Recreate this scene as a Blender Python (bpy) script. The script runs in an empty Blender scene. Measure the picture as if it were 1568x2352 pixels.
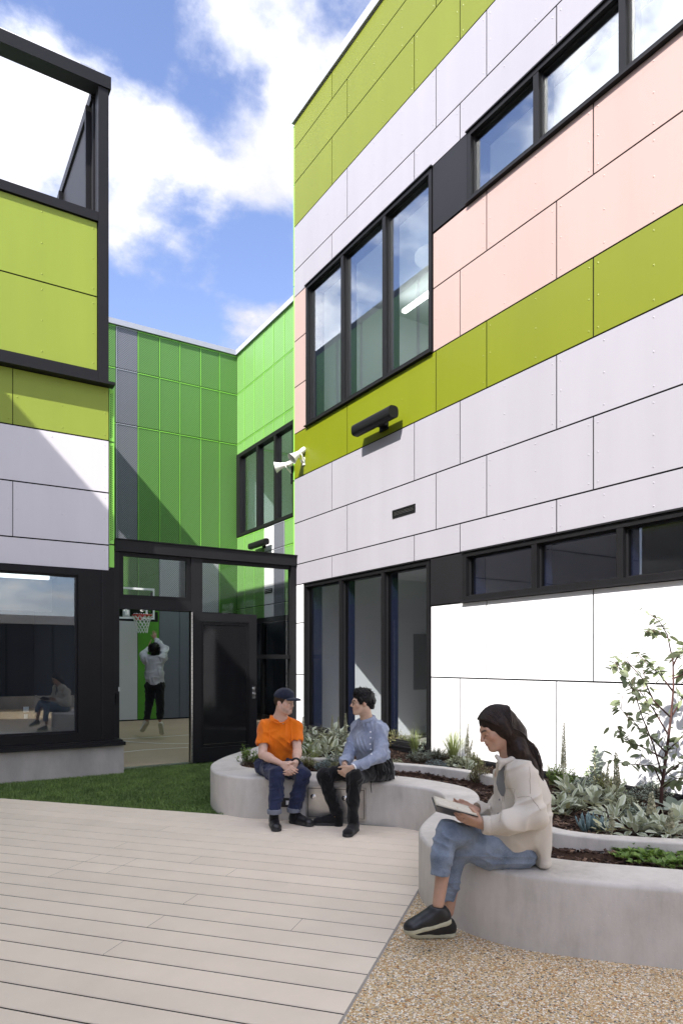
import bpy, bmesh, math, random
import numpy as np
from mathutils import Vector, Matrix, Euler

random.seed(7)
np.random.seed(7)
SC = bpy.context.scene
COL = SC.collection

# ------------------------------------------------------------------ camera
EYE = 1.5
TH = math.radians(-32.215)            # the lens looks 32 degrees east of the yard's north
cam_d = bpy.data.cameras.new('camera')
cam = bpy.data.objects.new('camera', cam_d)
COL.objects.link(cam)
cam.location = (0, 0, EYE)
cam.rotation_euler = (math.radians(90), 0, TH)
cam_d.sensor_fit = 'HORIZONTAL'
cam_d.sensor_width = 24.0
cam_d.lens = 24.0
cam_d.shift_y = 0.2197
cam_d.clip_start = 0.05
cam_d.clip_end = 2000
SC.camera = cam

# ------------------------------------------------------------------ light
SUN = Vector((1.0, 0.42, -1.05)).normalized()      # direction the light travels
sun_d = bpy.data.lights.new('sun', 'SUN')
sun_d.energy = 2.0
sun_d.angle = math.radians(0.5)
sun_d.color = (1.0, 0.96, 0.90)
sun = bpy.data.objects.new('sun', sun_d)
COL.objects.link(sun)
sun.location = (-20, -10, 25)
sun.rotation_euler = SUN.to_track_quat('-Z', 'Y').to_euler()

world = bpy.data.worlds.new('World')
SC.world = world
world.use_nodes = True
SC.view_settings.view_transform = 'Standard'
SC.view_settings.look = 'None'
SC.view_settings.gamma = 1.0
SC.view_settings.use_curve_mapping = False
SC.view_settings.exposure = 2.5


def build_world():
    nt = world.node_tree
    N, L = nt.nodes, nt.links
    N.clear()
    out = N.new('ShaderNodeOutputWorld')
    bg = N.new('ShaderNodeBackground')
    sky = N.new('ShaderNodeTexSky')
    sky.sky_type = 'NISHITA'
    sky.sun_disc = False
    sky.sun_elevation = math.asin(-SUN.z)
    sky.sun_rotation = math.atan2(-SUN.x, -SUN.y)
    sky.air_density = 1.0
    sky.dust_density = 0.4
    sky.ozone_density = 1.6
    tc = N.new('ShaderNodeTexCoord')
    d = tc.outputs['Generated']

    def math_(op, a, b=None, clamp=False):
        n = N.new('ShaderNodeMath'); n.operation = op; n.use_clamp = clamp
        for i, v in enumerate((a, b)):
            if v is None: continue
            if isinstance(v, (int, float)): n.inputs[i].default_value = v
            else: L.new(v, n.inputs[i])
        return n.outputs[0]
    sep = N.new('ShaderNodeSeparateXYZ'); L.new(d, sep.inputs[0])
    zc = math_('ADD', math_('MAXIMUM', sep.outputs['Z'], 0.0), 0.35)
    cmb = N.new('ShaderNodeCombineXYZ')
    L.new(math_('DIVIDE', sep.outputs['X'], zc), cmb.inputs[0])
    L.new(math_('DIVIDE', sep.outputs['Y'], zc), cmb.inputs[1])
    nz = N.new('ShaderNodeTexNoise'); nz.inputs['Scale'].default_value = 3.3
    nz.inputs['Detail'].default_value = 9; nz.inputs['Roughness'].default_value = 0.58
    nz.inputs['Distortion'].default_value = 0.25
    L.new(cmb.outputs[0], nz.inputs['Vector'])
    acc = nz.outputs['Fac']
    # the cloud banks of the day: direction of the centre, angular size, weight
    for (dx, dz, r, w) in CLOUDS:
        c = math.cos(TH); s = math.sin(TH)
        v = Vector((dx, 1.0, dz)).normalized()
        v = Vector((v.x * c - v.y * s, v.x * s + v.y * c, v.z))
        dot = N.new('ShaderNodeVectorMath'); dot.operation = 'DOT_PRODUCT'
        L.new(d, dot.inputs[0]); dot.inputs[1].default_value = v
        mr = N.new('ShaderNodeMapRange'); mr.interpolation_type = 'SMOOTHSTEP'
        mr.inputs['From Min'].default_value = math.cos(r)
        mr.inputs['From Max'].default_value = 1.0
        mr.inputs['To Min'].default_value = 0.0
        mr.inputs['To Max'].default_value = w
        L.new(dot.outputs['Value'], mr.inputs['Value'])
        acc = math_('ADD', acc, mr.outputs['Result'])
    fine = N.new('ShaderNodeTexNoise'); fine.inputs['Scale'].default_value = 9.0; fine.inputs['Detail'].default_value = 8
    fine.inputs['Roughness'].default_value = 0.62
    L.new(cmb.outputs[0], fine.inputs['Vector'])
    acc = math_('ADD', acc, math_('MULTIPLY', math_('SUBTRACT', fine.outputs['Fac'], 0.5), 0.44))
    mask = N.new('ShaderNodeMapRange'); mask.interpolation_type = 'SMOOTHSTEP'
    mask.inputs['From Min'].default_value = 0.41
    mask.inputs['From Max'].default_value = 0.68
    L.new(acc, mask.inputs['Value'])
    nz2 = N.new('ShaderNodeTexNoise'); nz2.inputs['Scale'].default_value = 4.2
    nz2.inputs['Detail'].default_value = 8; nz2.inputs['Roughness'].default_value = 0.6
    off = N.new('ShaderNodeVectorMath'); off.operation = 'ADD'; off.inputs[1].default_value = (3.7, 1.3, 0)
    L.new(cmb.outputs[0], off.inputs[0]); L.new(off.outputs[0], nz2.inputs['Vector'])
    cr = N.new('ShaderNodeMapRange')
    cr.inputs['From Min'].default_value = 0.40; cr.inputs['From Max'].default_value = 0.66
    L.new(nz2.outputs['Fac'], cr.inputs['Value'])
    ccol = N.new('ShaderNodeMix'); ccol.data_type = 'RGBA'
    ccol.inputs['A'].default_value = (0.100, 0.102, 0.116, 1)
    ccol.inputs['B'].default_value = (0.176, 0.168, 0.160, 1)
    L.new(cr.outputs['Result'], ccol.inputs['Factor'])
    # clouds scatter forward: brighter towards the sun; gain raised to fill the shaded yard
    ds = N.new('ShaderNodeVectorMath'); ds.operation = 'DOT_PRODUCT'
    L.new(d, ds.inputs[0]); ds.inputs[1].default_value = -SUN
    ph = math_('POWER', math_('MULTIPLY_ADD', ds.outputs['Value'], 0.5), 2.2)
    N_ph = ph.node.inputs[0].links[0].from_node; N_ph.inputs[2].default_value = 0.5
    gain = math_('MULTIPLY_ADD', ph, 6.9); gain.node.inputs[2].default_value = 0.2
    lit = N.new('ShaderNodeVectorMath'); lit.operation = 'SCALE'
    L.new(ccol.outputs['Result'], lit.inputs[0]); L.new(gain, lit.inputs['Scale'])
    ssc = N.new('ShaderNodeMix'); ssc.data_type = 'RGBA'; ssc.blend_type = 'MULTIPLY'
    ssc.inputs['Factor'].default_value = 1.0
    L.new(sky.outputs[0], ssc.inputs['A']); ssc.inputs['B'].default_value = (SKY_S, SKY_S * .90, SKY_S, 1)
    mx = N.new('ShaderNodeMix'); mx.data_type = 'RGBA'
    L.new(math_('MULTIPLY', mask.outputs['Result'], 0.97), mx.inputs['Factor'])
    L.new(ssc.outputs['Result'], mx.inputs['A']); L.new(lit.outputs[0], mx.inputs['B'])
    L.new(mx.outputs['Result'], bg.inputs['Color'])
    bg.inputs['Strength'].default_value = 1.0
    L.new(bg.outputs[0], out.inputs['Surface'])


SKY_S = 0.055
def _c(px, py, r, w): return ((px - 784) / 1568, (1521 - py) / 1568, r / 1568, w)
CLOUDS = [_c(70, 330, 260, .10), _c(340, 250, 160, .07), _c(440, 430, 190, .11), _c(530, 110, 190, .10),
          _c(740, 60, 150, .04), _c(640, 330, 120, .14), _c(600, 785, 110, .20), _c(200, 150, 110, .05),
          _c(323, 576, 120, .11), _c(520, 245, 110, -.22), _c(480, 690, 230, -.20), _c(340, 50, 150, -.14), _c(345, 110, 70, -.08),
          _c(610, 580, 130, -.16), _c(60, 30, 120, -.10), _c(300, 720, 170, -.10), _c(60, 130, 70, .06), _c(640, 220, 70, -.12)]
build_world()

# ------------------------------------------------------------------ materials
def _nodes(name):
    m = bpy.data.materials.new(name); m.use_nodes = True
    nt = m.node_tree
    return m, nt, nt.nodes['Principled BSDF'], nt.nodes, nt.links


def pm(name, col, rough=0.6, spec=0.4, metal=0.0, var=0.0, vscale=3.0, bump=0.0, bscale=40.0, objvar=0.0,
       coat=0.0, sheen=0.0, vcol=None, stretch=None):
    """principled material with an optional large-scale mottling, fine bump and per-object variation"""
    m, nt, b, N, L = _nodes(name)
    b.inputs['Base Color'].default_value = (*col, 1)
    b.inputs['Roughness'].default_value = rough
    b.inputs['Specular IOR Level'].default_value = spec
    b.inputs['Metallic'].default_value = metal
    if coat: b.inputs['Coat Weight'].default_value = coat
    if sheen: b.inputs['Sheen Weight'].default_value = sheen
    if var or bump or objvar:
        geo = N.new('ShaderNodeNewGeometry')
        pos = geo.outputs['Position']
        if stretch:
            mp = N.new('ShaderNodeMapping'); mp.inputs['Scale'].default_value = stretch
            L.new(pos, mp.inputs['Vector']); pos = mp.outputs[0]
    cur = None
    if var:
        nz = N.new('ShaderNodeTexNoise'); nz.inputs['Scale'].default_value = vscale
        nz.inputs['Detail'].default_value = 6; nz.inputs['Roughness'].default_value = 0.62
        L.new(pos, nz.inputs['Vector'])
        mr = N.new('ShaderNodeMapRange')
        mr.inputs['From Min'].default_value = 0.32; mr.inputs['From Max'].default_value = 0.68
        L.new(nz.outputs['Fac'], mr.inputs['Value'])
        mx = N.new('ShaderNodeMix'); mx.data_type = 'RGBA'
        c2 = vcol or tuple(c * (1 + var) for c in col)
        c1 = tuple(c * (1 - var) for c in col)
        mx.inputs['A'].default_value = (*c1, 1); mx.inputs['B'].default_value = (*c2, 1)
        L.new(mr.outputs['Result'], mx.inputs['Factor'])
        cur = mx.outputs['Result']
    if objvar:
        oi = N.new('ShaderNodeObjectInfo')
        mr = N.new('ShaderNodeMapRange')
        mr.inputs['To Min'].default_value = 1 - objvar; mr.inputs['To Max'].default_value = 1 + objvar
        L.new(oi.outputs['Random'], mr.inputs['Value'])
        hs = N.new('ShaderNodeHueSaturation')
        if cur is not None: L.new(cur, hs.inputs['Color'])
        else: hs.inputs['Color'].default_value = (*col, 1)
        L.new(mr.outputs['Result'], hs.inputs['Value'])
        cur = hs.outputs['Color']
    if cur is not None: L.new(cur, b.inputs['Base Color'])
    if bump:
        nb = N.new('ShaderNodeTexNoise'); nb.inputs['Scale'].default_value = bscale
        nb.inputs['Detail'].default_value = 5
        L.new(pos, nb.inputs['Vector'])
        bp = N.new('ShaderNodeBump'); bp.inputs['Strength'].default_value = bump
        bp.inputs['Distance'].default_value = 0.01
        L.new(nb.outputs['Fac'], bp.inputs['Height']); L.new(bp.outputs[0], b.inputs['Normal'])
    return m


def perforated(name, col, axis, pitch=0.04):
    """powder-coated sheet punched with a staggered grid of round holes"""
    m, nt, b, N, L = _nodes(name)
    geo = N.new('ShaderNodeNewGeometry')
    mp = N.new('ShaderNodeMapping')
    L.new(geo.outputs['Position'], mp.inputs['Vector'])
    if axis == 'Y': mp.inputs['Rotation'].default_value = (0, math.radians(45), 0)
    else: mp.inputs['Rotation'].default_value = (math.radians(45), 0, 0)
    flat = N.new('ShaderNodeVectorMath'); flat.operation = 'MULTIPLY'
    flat.inputs[1].default_value = (1, 0, 1) if axis == 'Y' else (0, 1, 1)
    L.new(mp.outputs[0], flat.inputs[0])
    vo = N.new('ShaderNodeTexVoronoi'); vo.inputs['Randomness'].default_value = 0
    vo.inputs['Scale'].default_value = 1 / pitch
    L.new(flat.outputs[0], vo.inputs['Vector'])
    mr = N.new('ShaderNodeMapRange'); mr.interpolation_type = 'SMOOTHSTEP'
    mr.inputs['From Min'].default_value = 0.27; mr.inputs['From Max'].default_value = 0.36
    L.new(vo.outputs['Distance'], mr.inputs['Value'])
    oi = N.new('ShaderNodeObjectInfo')
    hv = N.new('ShaderNodeMapRange'); hv.inputs['To Min'].default_value = .94; hv.inputs['To Max'].default_value = 1.06
    L.new(oi.outputs['Random'], hv.inputs['Value'])
    hs = N.new('ShaderNodeHueSaturation'); hs.inputs['Color'].default_value = (*col, 1)
    L.new(hv.outputs[0], hs.inputs['Value'])
    mx = N.new('ShaderNodeMix'); mx.data_type = 'RGBA'
    mx.inputs['A'].default_value = (*[c * .30 for c in col], 1)
    L.new(hs.outputs['Color'], mx.inputs['B'])
    L.new(mr.outputs['Result'], mx.inputs['Factor'])
    L.new(mx.outputs['Result'], b.inputs['Base Color'])
    b.inputs['Roughness'].default_value = 0.5
    bp = N.new('ShaderNodeBump'); bp.inputs['Strength'].default_value = .6; bp.inputs['Distance'].default_value = .01
    L.new(mr.outputs['Result'], bp.inputs['Height']); L.new(bp.outputs[0], b.inputs['Normal'])
    return m


def glass(name, tint=(.8, .87, .87), f0=.05, rough=0.0, opaque=0.0, body=(.01, .01, .012)):
    """flat window glass: lets light through, reflects by Fresnel"""
    m, nt, b, N, L = _nodes(name)
    N.remove(b)
    out = [n for n in N if n.type == 'OUTPUT_MATERIAL'][0]
    tr = N.new('ShaderNodeBsdfTransparent'); tr.inputs['Color'].default_value = (*tint, 1)
    gl = N.new('ShaderNodeBsdfGlossy'); gl.inputs['Roughness'].default_value = rough
    gl.inputs['Color'].default_value = (.95, .97, 1, 1)
    geo = N.new('ShaderNodeNewGeometry')
    dt = N.new('ShaderNodeVectorMath'); dt.operation = 'DOT_PRODUCT'
    L.new(geo.outputs['Incoming'], dt.inputs[0]); L.new(geo.outputs['Normal'], dt.inputs[1])
    ab = N.new('ShaderNodeMath'); ab.operation = 'ABSOLUTE'; L.new(dt.outputs['Value'], ab.inputs[0])
    iv = N.new('ShaderNodeMath'); iv.operation = 'SUBTRACT'; iv.inputs[0].default_value = 1; L.new(ab.outputs[0], iv.inputs[1])
    pw = N.new('ShaderNodeMath'); pw.operation = 'POWER'; pw.inputs[1].default_value = 5; L.new(iv.outputs[0], pw.inputs[0])
    fr = N.new('ShaderNodeMath'); fr.operation = 'MULTIPLY_ADD'; fr.inputs[1].default_value = 1 - f0; fr.inputs[2].default_value = f0
    L.new(pw.outputs[0], fr.inputs[0])
    mx = N.new('ShaderNodeMixShader')
    L.new(fr.outputs[0], mx.inputs['Fac'])
    if opaque:
        df = N.new('ShaderNodeBsdfDiffuse'); df.inputs['Color'].default_value = (*body, 1)
        m2 = N.new('ShaderNodeMixShader'); m2.inputs['Fac'].default_value = opaque
        L.new(tr.outputs[0], m2.inputs[1]); L.new(df.outputs[0], m2.inputs[2])
        L.new(m2.outputs[0], mx.inputs[1])
    else:
        L.new(tr.outputs[0], mx.inputs[1])
    L.new(gl.outputs[0], mx.inputs[2])
    L.new(mx.outputs[0], out.inputs['Surface'])
    return m


M = {}
M['lilac'] = pm('lilac_board', (.255, .245, .272), .5, .26, var=.035, vscale=.9, stretch=(2.5, 2.5, .3), bump=.05, bscale=220, objvar=.02)
M['pale'] = pm('pale_board', (.60, .58, .615), .5, .26, var=.035, vscale=.9, stretch=(2.5, 2.5, .3), bump=.05, bscale=220, objvar=.02)
M['white'] = pm('white_board', (.62, .62, .635), .5, .26, var=.02, vscale=.9, stretch=(2.5, 2.5, .3), bump=.05, bscale=220, objvar=.012)
M['pink'] = pm('pink_board', (.33, .238, .216), .5, .26, var=.035, vscale=.9, stretch=(2.5, 2.5, .3), bump=.05, bscale=220, objvar=.02)
M['lime'] = pm('lime_board', (.125, .146, .002), .45, .40, var=.035, vscale=.9, stretch=(2.5, 2.5, .3), bump=.05, bscale=220, objvar=.03)
M['lime2'] = pm('bright_lime_board', (.235, .295, .040), .5, .26, var=.035, vscale=.9, stretch=(2.5, 2.5, .3), bump=.05, bscale=220, objvar=.03)
M['black'] = pm('charcoal_metal', (.0065, .0063, .0072), .5, .2, var=.15, vscale=6)
M['black2'] = pm('charcoal_sheet', (.0095, .0092, .0105), .48, .22, var=.12, vscale=2)
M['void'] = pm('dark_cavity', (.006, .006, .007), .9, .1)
M['navy'] = pm('navy_reveal', (.012, .017, .045), .5, .4)
M['cap'] = pm('grey_coping', (.30, .31, .36), .45, .5, var=.05)
M['rivet'] = pm('panel_screw', (.45, .45, .46), .4, .5)
M['green_flat'] = pm('green_sheet', (.09, .30, .03), .45, .4, objvar=.03)
M['grey_flat'] = pm('grey_sheet', (.13, .145, .165), .45, .4, objvar=.03)
M['trim_green'] = pm('green_trim', (.22, .55, .08), .45, .4)
for ax in 'XY':
    M['pgreen' + ax] = perforated('green_perforated_' + ax, (.078, .215, .034) if ax == 'Y' else (.15, .33, .082), ax)  # sunlit flank's brightness put into the X-facing green; same sheet as Y
    M['pgrey' + ax] = perforated('grey_perforated_' + ax, (.13, .135, .165), ax)
    M['plight' + ax] = perforated('pale_perforated_' + ax, (.42, .43, .46), ax)
    M['pdark' + ax] = perforated('dark_perforated_' + ax, (.06, .06, .075), ax)
M['glass'] = glass('window_glass', (.93, .94, .94), .05)
M['glass_up'] = glass('upper_window_glass', (.90, .95, .94), .22)
M['glass_dark'] = glass('dark_glass', (.42, .45, .48), .04)
M['mesh_dark'] = glass('door_mesh', (.6, .6, .6), .02, .08, .90, (.012, .012, .013))
M['glass_left'] = glass('left_glass', (.70, .76, .78), .12)
M['room_white'] = pm('plaster', (.75, .78, .84), .8, .2)
M['room_grey'] = pm('grey_plaster', (.30, .31, .34), .8, .2)
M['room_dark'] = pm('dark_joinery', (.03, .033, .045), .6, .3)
M['room_floor'] = pm('vinyl_floor', (.25, .24, .22), .5, .3)
M['steel'] = pm('brushed_steel', (.60, .58, .55), .32, .5, 1.0, var=.08, vscale=14)
M['chrome'] = pm('chrome', (.75, .75, .76), .15, .5, 1.0)
M['speaker'] = pm('cream_plastic', (.74, .74, .68), .45, .4)
M['lamp_white'] = pm('diffuser', (.85, .85, .86), .4, .4)


def lit_mat(name, strength):
    m, nt, b, N, L = _nodes(name)
    b.inputs['Base Color'].default_value = (.8, .8, .8, 1)
    b.inputs['Emission Color'].default_value = (1, .97, .92, 1); b.inputs['Emission Strength'].default_value = strength
    return m


M['lit'] = lit_mat('lit_tube', .5)
M['lit3'] = lit_mat('bright_tube', 1.5)
M['lit2'] = lit_mat('lit_pendant', .10)

# ------------------------------------------------------------------ object helpers
OFF = {}                                            # world position of every object's origin


def link(name, me, parent=None, loc=None):
    o = bpy.data.objects.new(name, me)
    COL.objects.link(o)
    if parent is not None:
        o.parent = parent
        OFF[o] = OFF[parent]
    else:
        OFF[o] = Vector(loc) if loc is not None else Vector((0, 0, 0))
        o.location = OFF[o]
    return o


def tag(o, label=None, cat=None, group=None, kind=None):
    if label: o['label'] = label
    if cat: o['category'] = cat
    if group: o['group'] = group
    if kind: o['kind'] = kind
    return o


def thing(name, label, cat, loc=(0, 0, 0), group=None):
    o = link(name, None, None, loc)
    o.empty_display_size = .2
    return tag(o, label, cat, group)


class MB:
    """collects simple solids in world coordinates and links them as one mesh object"""
    def __init__(s): s.v = []; s.f = []; s.smooth = False

    def add(s, vs, fs):
        k = len(s.v); s.v += [tuple(v) for v in vs]; s.f += [tuple(i + k for i in f) for f in fs]; return s

    def box(s, a, b):
        x0, x1 = sorted((a[0], b[0])); y0, y1 = sorted((a[1], b[1])); z0, z1 = sorted((a[2], b[2]))
        return s.add([(x0, y0, z0), (x1, y0, z0), (x1, y1, z0), (x0, y1, z0), (x0, y0, z1), (x1, y0, z1), (x1, y1, z1), (x0, y1, z1)],
                     [(0, 3, 2, 1), (4, 5, 6, 7), (0, 1, 5, 4), (1, 2, 6, 5), (2, 3, 7, 6), (3, 0, 4, 7)])

    def obox(s, c, ux, uy, uz, hx, hy, hz):
        """oriented box: centre, three axes, half sizes"""
        c, ux, uy, uz = map(Vector, (c, ux, uy, uz)); vs = []
        for z in (-1, 1):
            for x, y in ((-1, -1), (1, -1), (1, 1), (-1, 1)):
                vs.append(c + ux * (x * hx) + uy * (y * hy) + uz * (z * hz))
        return s.add(vs, [(0, 3, 2, 1), (4, 5, 6, 7), (0, 1, 5, 4), (1, 2, 6, 5), (2, 3, 7, 6), (3, 0, 4, 7)])

    def tube(s, pts, r, n=8, caps=True):
        pts = [Vector(p) for p in pts]
        rs = r if isinstance(r, (list, tuple)) else [r] * len(pts)
        rings = []
        for i, p in enumerate(pts):
            t = (pts[min(i + 1, len(pts) - 1)] - pts[max(i - 1, 0)]).normalized()
            a = t.orthogonal().normalized() if i == 0 else (prev - t * prev.dot(t)).normalized()
            prev = a; b = t.cross(a)
            rings.append([p + (a * math.cos(2 * math.pi * k / n) + b * math.sin(2 * math.pi * k / n)) * rs[i] for k in range(n)])
        vs = [v for r_ in rings for v in r_]; fs = []
        for i in range(len(pts) - 1):
            for k in range(n):
                fs.append((i * n + k, i * n + (k + 1) % n, (i + 1) * n + (k + 1) % n, (i + 1) * n + k))
        if caps:
            fs.append(tuple(reversed(range(n)))); fs.append(tuple((len(pts) - 1) * n + k for k in range(n)))
        return s.add(vs, fs)

    def lathe(s, c, axis, prof, n=20):
        """prof: list of (distance along axis, radius)"""
        c = Vector(c); ax = Vector(axis).normalized(); a = ax.orthogonal().normalized(); b = ax.cross(a)
        vs = []; fs = []
        for (t, r) in prof:
            for k in range(n):
                w = 2 * math.pi * k / n
                vs.append(c + ax * t + (a * math.cos(w) + b * math.sin(w)) * r)
        for i in range(len(prof) - 1):
            for k in range(n):
                fs.append((i * n + k, i * n + (k + 1) % n, (i + 1) * n + (k + 1) % n, (i + 1) * n + k))
        return s.add(vs, fs)

    def build(s, name, m, parent=None, smooth=False, loc=None):
        me = bpy.data.meshes.new(name)
        if parent is not None: o0 = OFF[parent]
        else: o0 = Vector(loc) if loc is not None else Vector((0, 0, 0))
        me.from_pydata([(v[0] - o0.x, v[1] - o0.y, v[2] - o0.z) for v in s.v], [], s.f)
        for mm in (m if isinstance(m, (list, tuple)) else [m]): me.materials.append(mm)
        if smooth: me.shade_smooth()
        me.update()
        return link(name, me, parent, loc)


def box(name, a, b, m, parent=None):
    return MB().box(a, b).build(name, m, parent)


def np_mesh(name, V, F, mats, parent=None, loc=None, smooth=False, mat_idx=None):
    """fast mesh from numpy arrays; F is (n,3) or (n,4)"""
    me = bpy.data.meshes.new(name)
    V = np.asarray(V, dtype=np.float32); F = np.asarray(F, dtype=np.int32)
    o0 = OFF[parent] if parent is not None else Vector(loc or (0, 0, 0))
    V = V - np.array(o0, dtype=np.float32)
    k = F.shape[1]
    me.vertices.add(len(V)); me.vertices.foreach_set('co', V.ravel())
    me.loops.add(F.size); me.loops.foreach_set('vertex_index', F.ravel())
    me.polygons.add(len(F)); me.polygons.foreach_set('loop_start', np.arange(0, F.size, k, dtype=np.int32))
    for m in (mats if isinstance(mats, (list, tuple)) else [mats]): me.materials.append(m)
    if mat_idx is not None: me.polygons.foreach_set('material_index', np.asarray(mat_idx, dtype=np.int32))
    me.update(calc_edges=True); me.validate()
    if smooth: me.shade_smooth()
    return link(name, me, parent, loc)


# directions of the deck boards and across them
DE = Vector((.650, -.760, 0)).normalized()
DQ = Vector((.760, .650, 0)).normalized()


def at(px, py, d):
    """world point seen at photo coordinates (1568 wide) at depth d in front of the lens"""
    x = (px - 784) / 1568 * d; z = EYE + (1521 - py) / 1568 * d
    c, s = math.cos(TH), math.sin(TH)
    return Vector((x * c - d * s, x * s + d * c, z))
# ================================================================== BUILDINGS
D = 5.24                                             # wall plane of the striped building
GAP = .008


def screws(mb, P, axis, out):
    """little pan-head screws; P list of (u, z), on wall plane axis X or Y at coordinate out (towards -axis)"""
    r = .009
    for (u, z) in P:
        if axis == 'X':
            q = [(out, u - r, z - r), (out, u + r, z - r), (out, u + r, z + r), (out, u - r, z + r), (out - .005, u, z)]
        else:
            q = [(u - r, out, z - r), (u + r, out, z - r), (u + r, out, z + r), (u - r, out, z + r), (u, out - .005, z)]
        mb.add(q, [(0, 1, 4), (1, 2, 4), (2, 3, 4), (3, 0, 4)])


def screw_grid(u0, u1, z0, z1):
    P = []
    w = u1 - u0; n = max(2, int(round(w / .6)) + 1)
    for i in range(n):
        u = u0 + .05 + (w - .1) * i / (n - 1) if n > 1 else (u0 + u1) / 2
        for f in (.1, .5, .9) if z1 - z0 > .5 else (.2, .8):
            P.append((u, z0 + (z1 - z0) * f))
    return P


bldg = thing('school_building', 'two storey wing clad in lime, lilac, pink and white striped boards on the right', 'building', (D, 4, 0))
JA = [8.165, 6.224, 5.387, 4.028, 1.75, -.6, -3.0]
JB = [8.581, 6.636, 5.808, 4.446, 2.9, .6, -1.8]
Y0, Y1 = -4.2, 9.749
scr = {}; back = MB()


def row(z0, z1, joints, m, y0, y1, gb=.008):
    ys = [y1] + [j for j in joints if y0 + .1 < j < y1 - .1] + [y0]
    back.box((D + .0075, y0 - .0, z0), (D + .16, y1, z1))
    for a, b in zip(ys[:-1], ys[1:]):
        box('cladding_panel', (D, b + GAP * .9, z0 + gb), (D + .006, a - GAP * .9, z1 - gb), M[m], bldg)
        screws(scr.setdefault(m, MB()), screw_grid(b, a, z0, z1), 'X', D)


row(9.796, 10.205, JB, 'lime', Y0, Y1)
row(9.232, 9.796, JA, 'lime', Y0, Y1)
row(8.528, 9.232, JB, 'lime', Y0, Y1)
row(7.81, 8.528, JA, 'lilac', Y0, Y1)
row(7.395, 7.81, JB, 'lilac', Y0, Y1)
# slim pink pieces left of the tall window, and the pink field on the right
row(6.67, 7.395, [], 'pink', 9.345, Y1)
row(5.93, 6.67, [], 'pink', 9.345, Y1)
row(5.178, 5.93, [], 'pink', 9.345, Y1)
row(5.93, 6.585, JA, 'pink', Y0, 6.278)
row(5.178, 5.93, JB, 'pink', Y0, 6.278)
row(4.451, 5.178, JA, 'lime', Y0, Y1)
row(3.732, 4.451, JB, 'lilac', Y0, Y1)
row(3.063, 3.732, JA, 'lilac', Y0, Y1)
row(2.735, 3.063, JB, 'lilac', Y0, Y1)
row(1.318, 2.165, JA, 'white', Y0, 6.318)
row(.425, 1.318, JB, 'white', Y0, 6.318)
row(2.12, 2.735, [], 'white', 9.412, Y1)
row(1.30, 2.12, [], 'white', 9.412, Y1)
row(.425, 1.30, [], 'white', 9.412, Y1)
back.build('backing_wall', M['void'], bldg)
for m_, q_ in scr.items(): tag(q_.build('screw_heads', M[m_], bldg), kind='stuff')
# coping, corner trim, base flashing, gable return
MB().box((D - .035, Y0, 10.215), (D + .5, Y1 + .03, 10.36)).build('coping', M['cap'], bldg)
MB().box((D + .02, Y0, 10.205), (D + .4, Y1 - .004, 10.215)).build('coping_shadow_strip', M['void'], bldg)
for z0, z1 in ((.1, 4.43), (4.45, 7.58), (7.60, 9.22), (9.24, 10.2)):
    box('corner_trim', (D + .012, Y1 + .001, z0), (D + .06, Y1 + .05, z1), M['trim_green'], bldg)
box('return_wall', (D + .065, Y1 + .001, 0), (7.6, Y1 + .045, 10.2), M['pgreenY'], bldg)
MB().box((D - .035, Y0, .325), (D + .16, Y1 - .003, .417)).box((D - .02, Y0, .417), (D + .02, 6.31, .427)).build('base_flashing', M['black2'], bldg)
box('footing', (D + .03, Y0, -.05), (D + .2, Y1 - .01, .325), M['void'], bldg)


def window(yl, yr, z0, z1, mull, gl, fw=.055, reveal=.20, parent=None):
    """framed window in the X = D wall from yr (near) to yl (far); returns the frame object"""
    f = MB()
    xa, xb = D - .018, D + .10
    f.box((xa, yr, z1 - fw), (xb, yl, z1)); f.box((xa, yr, z0), (xb, yl, z0 + fw))
    f.box((xa, yr, z0 + fw), (xb, yr + fw, z1 - fw)); f.box((xa, yl - fw, z0 + fw), (xb, yl, z1 - fw))
    fr = f.build('window', M['black'], parent)
    # slim projecting flashing round the opening
    t = .012
    box('head_trim', (xa - .02, yr - t, z1 - .004), (D + .02, yl + t, z1 + t), M['black2'], fr)
    box('sill_trim', (xa - .03, yr - t, z0 - t), (D + .02, yl + t, z0 + .004), M['black2'], fr)
    ys = [yl] + list(mull) + [yr]
    for a, b in zip(ys[:-1], ys[1:]):
        ia = a - (fw if a == yl else fw * .62); ib = b + (fw if b == yr else fw * .62)
        box('pane', (D + .052, ib, z0 + fw), (D + .058, ia, z1 - fw), M[gl], fr)
        bd = MB(); q = .016
        bd.box((D + .03, ib, z0 + fw), (D + .05, ib + q, z1 - fw)).box((D + .03, ia - q, z0 + fw), (D + .05, ia, z1 - fw))
        bd.box((D + .03, ib + q, z0 + fw), (D + .05, ia - q, z0 + fw + q)).box((D + .03, ib + q, z1 - fw - q), (D + .05, ia - q, z1 - fw))
        bd.build('glazing_bead', M['black2'], fr)
    for y in mull:
        box('mullion', (xa + .004, y - fw * .62, z0 + fw), (xb, y + fw * .62, z1 - fw), M['black'], fr)
        box('mullion_reveal', (xb, y - fw * .55, z0 + .01), (xb + reveal * .6, y + fw * .55, z1 - .01), M['navy'], fr)
    rv = MB()
    rv.box((xb, yr - .02, z0), (xb + reveal, yr + .035, z1)).box((xb, yl - .035, z0), (xb + reveal, yl + .02, z1))
    rv.box((xb, yr, z1 - .035), (xb + reveal, yl, z1 + .02)).box((xb, yr, z0 - .02), (xb + reveal, yl, z0 + .03))
    rv.build('window_reveal', M['navy'], fr)
    return fr


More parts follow.
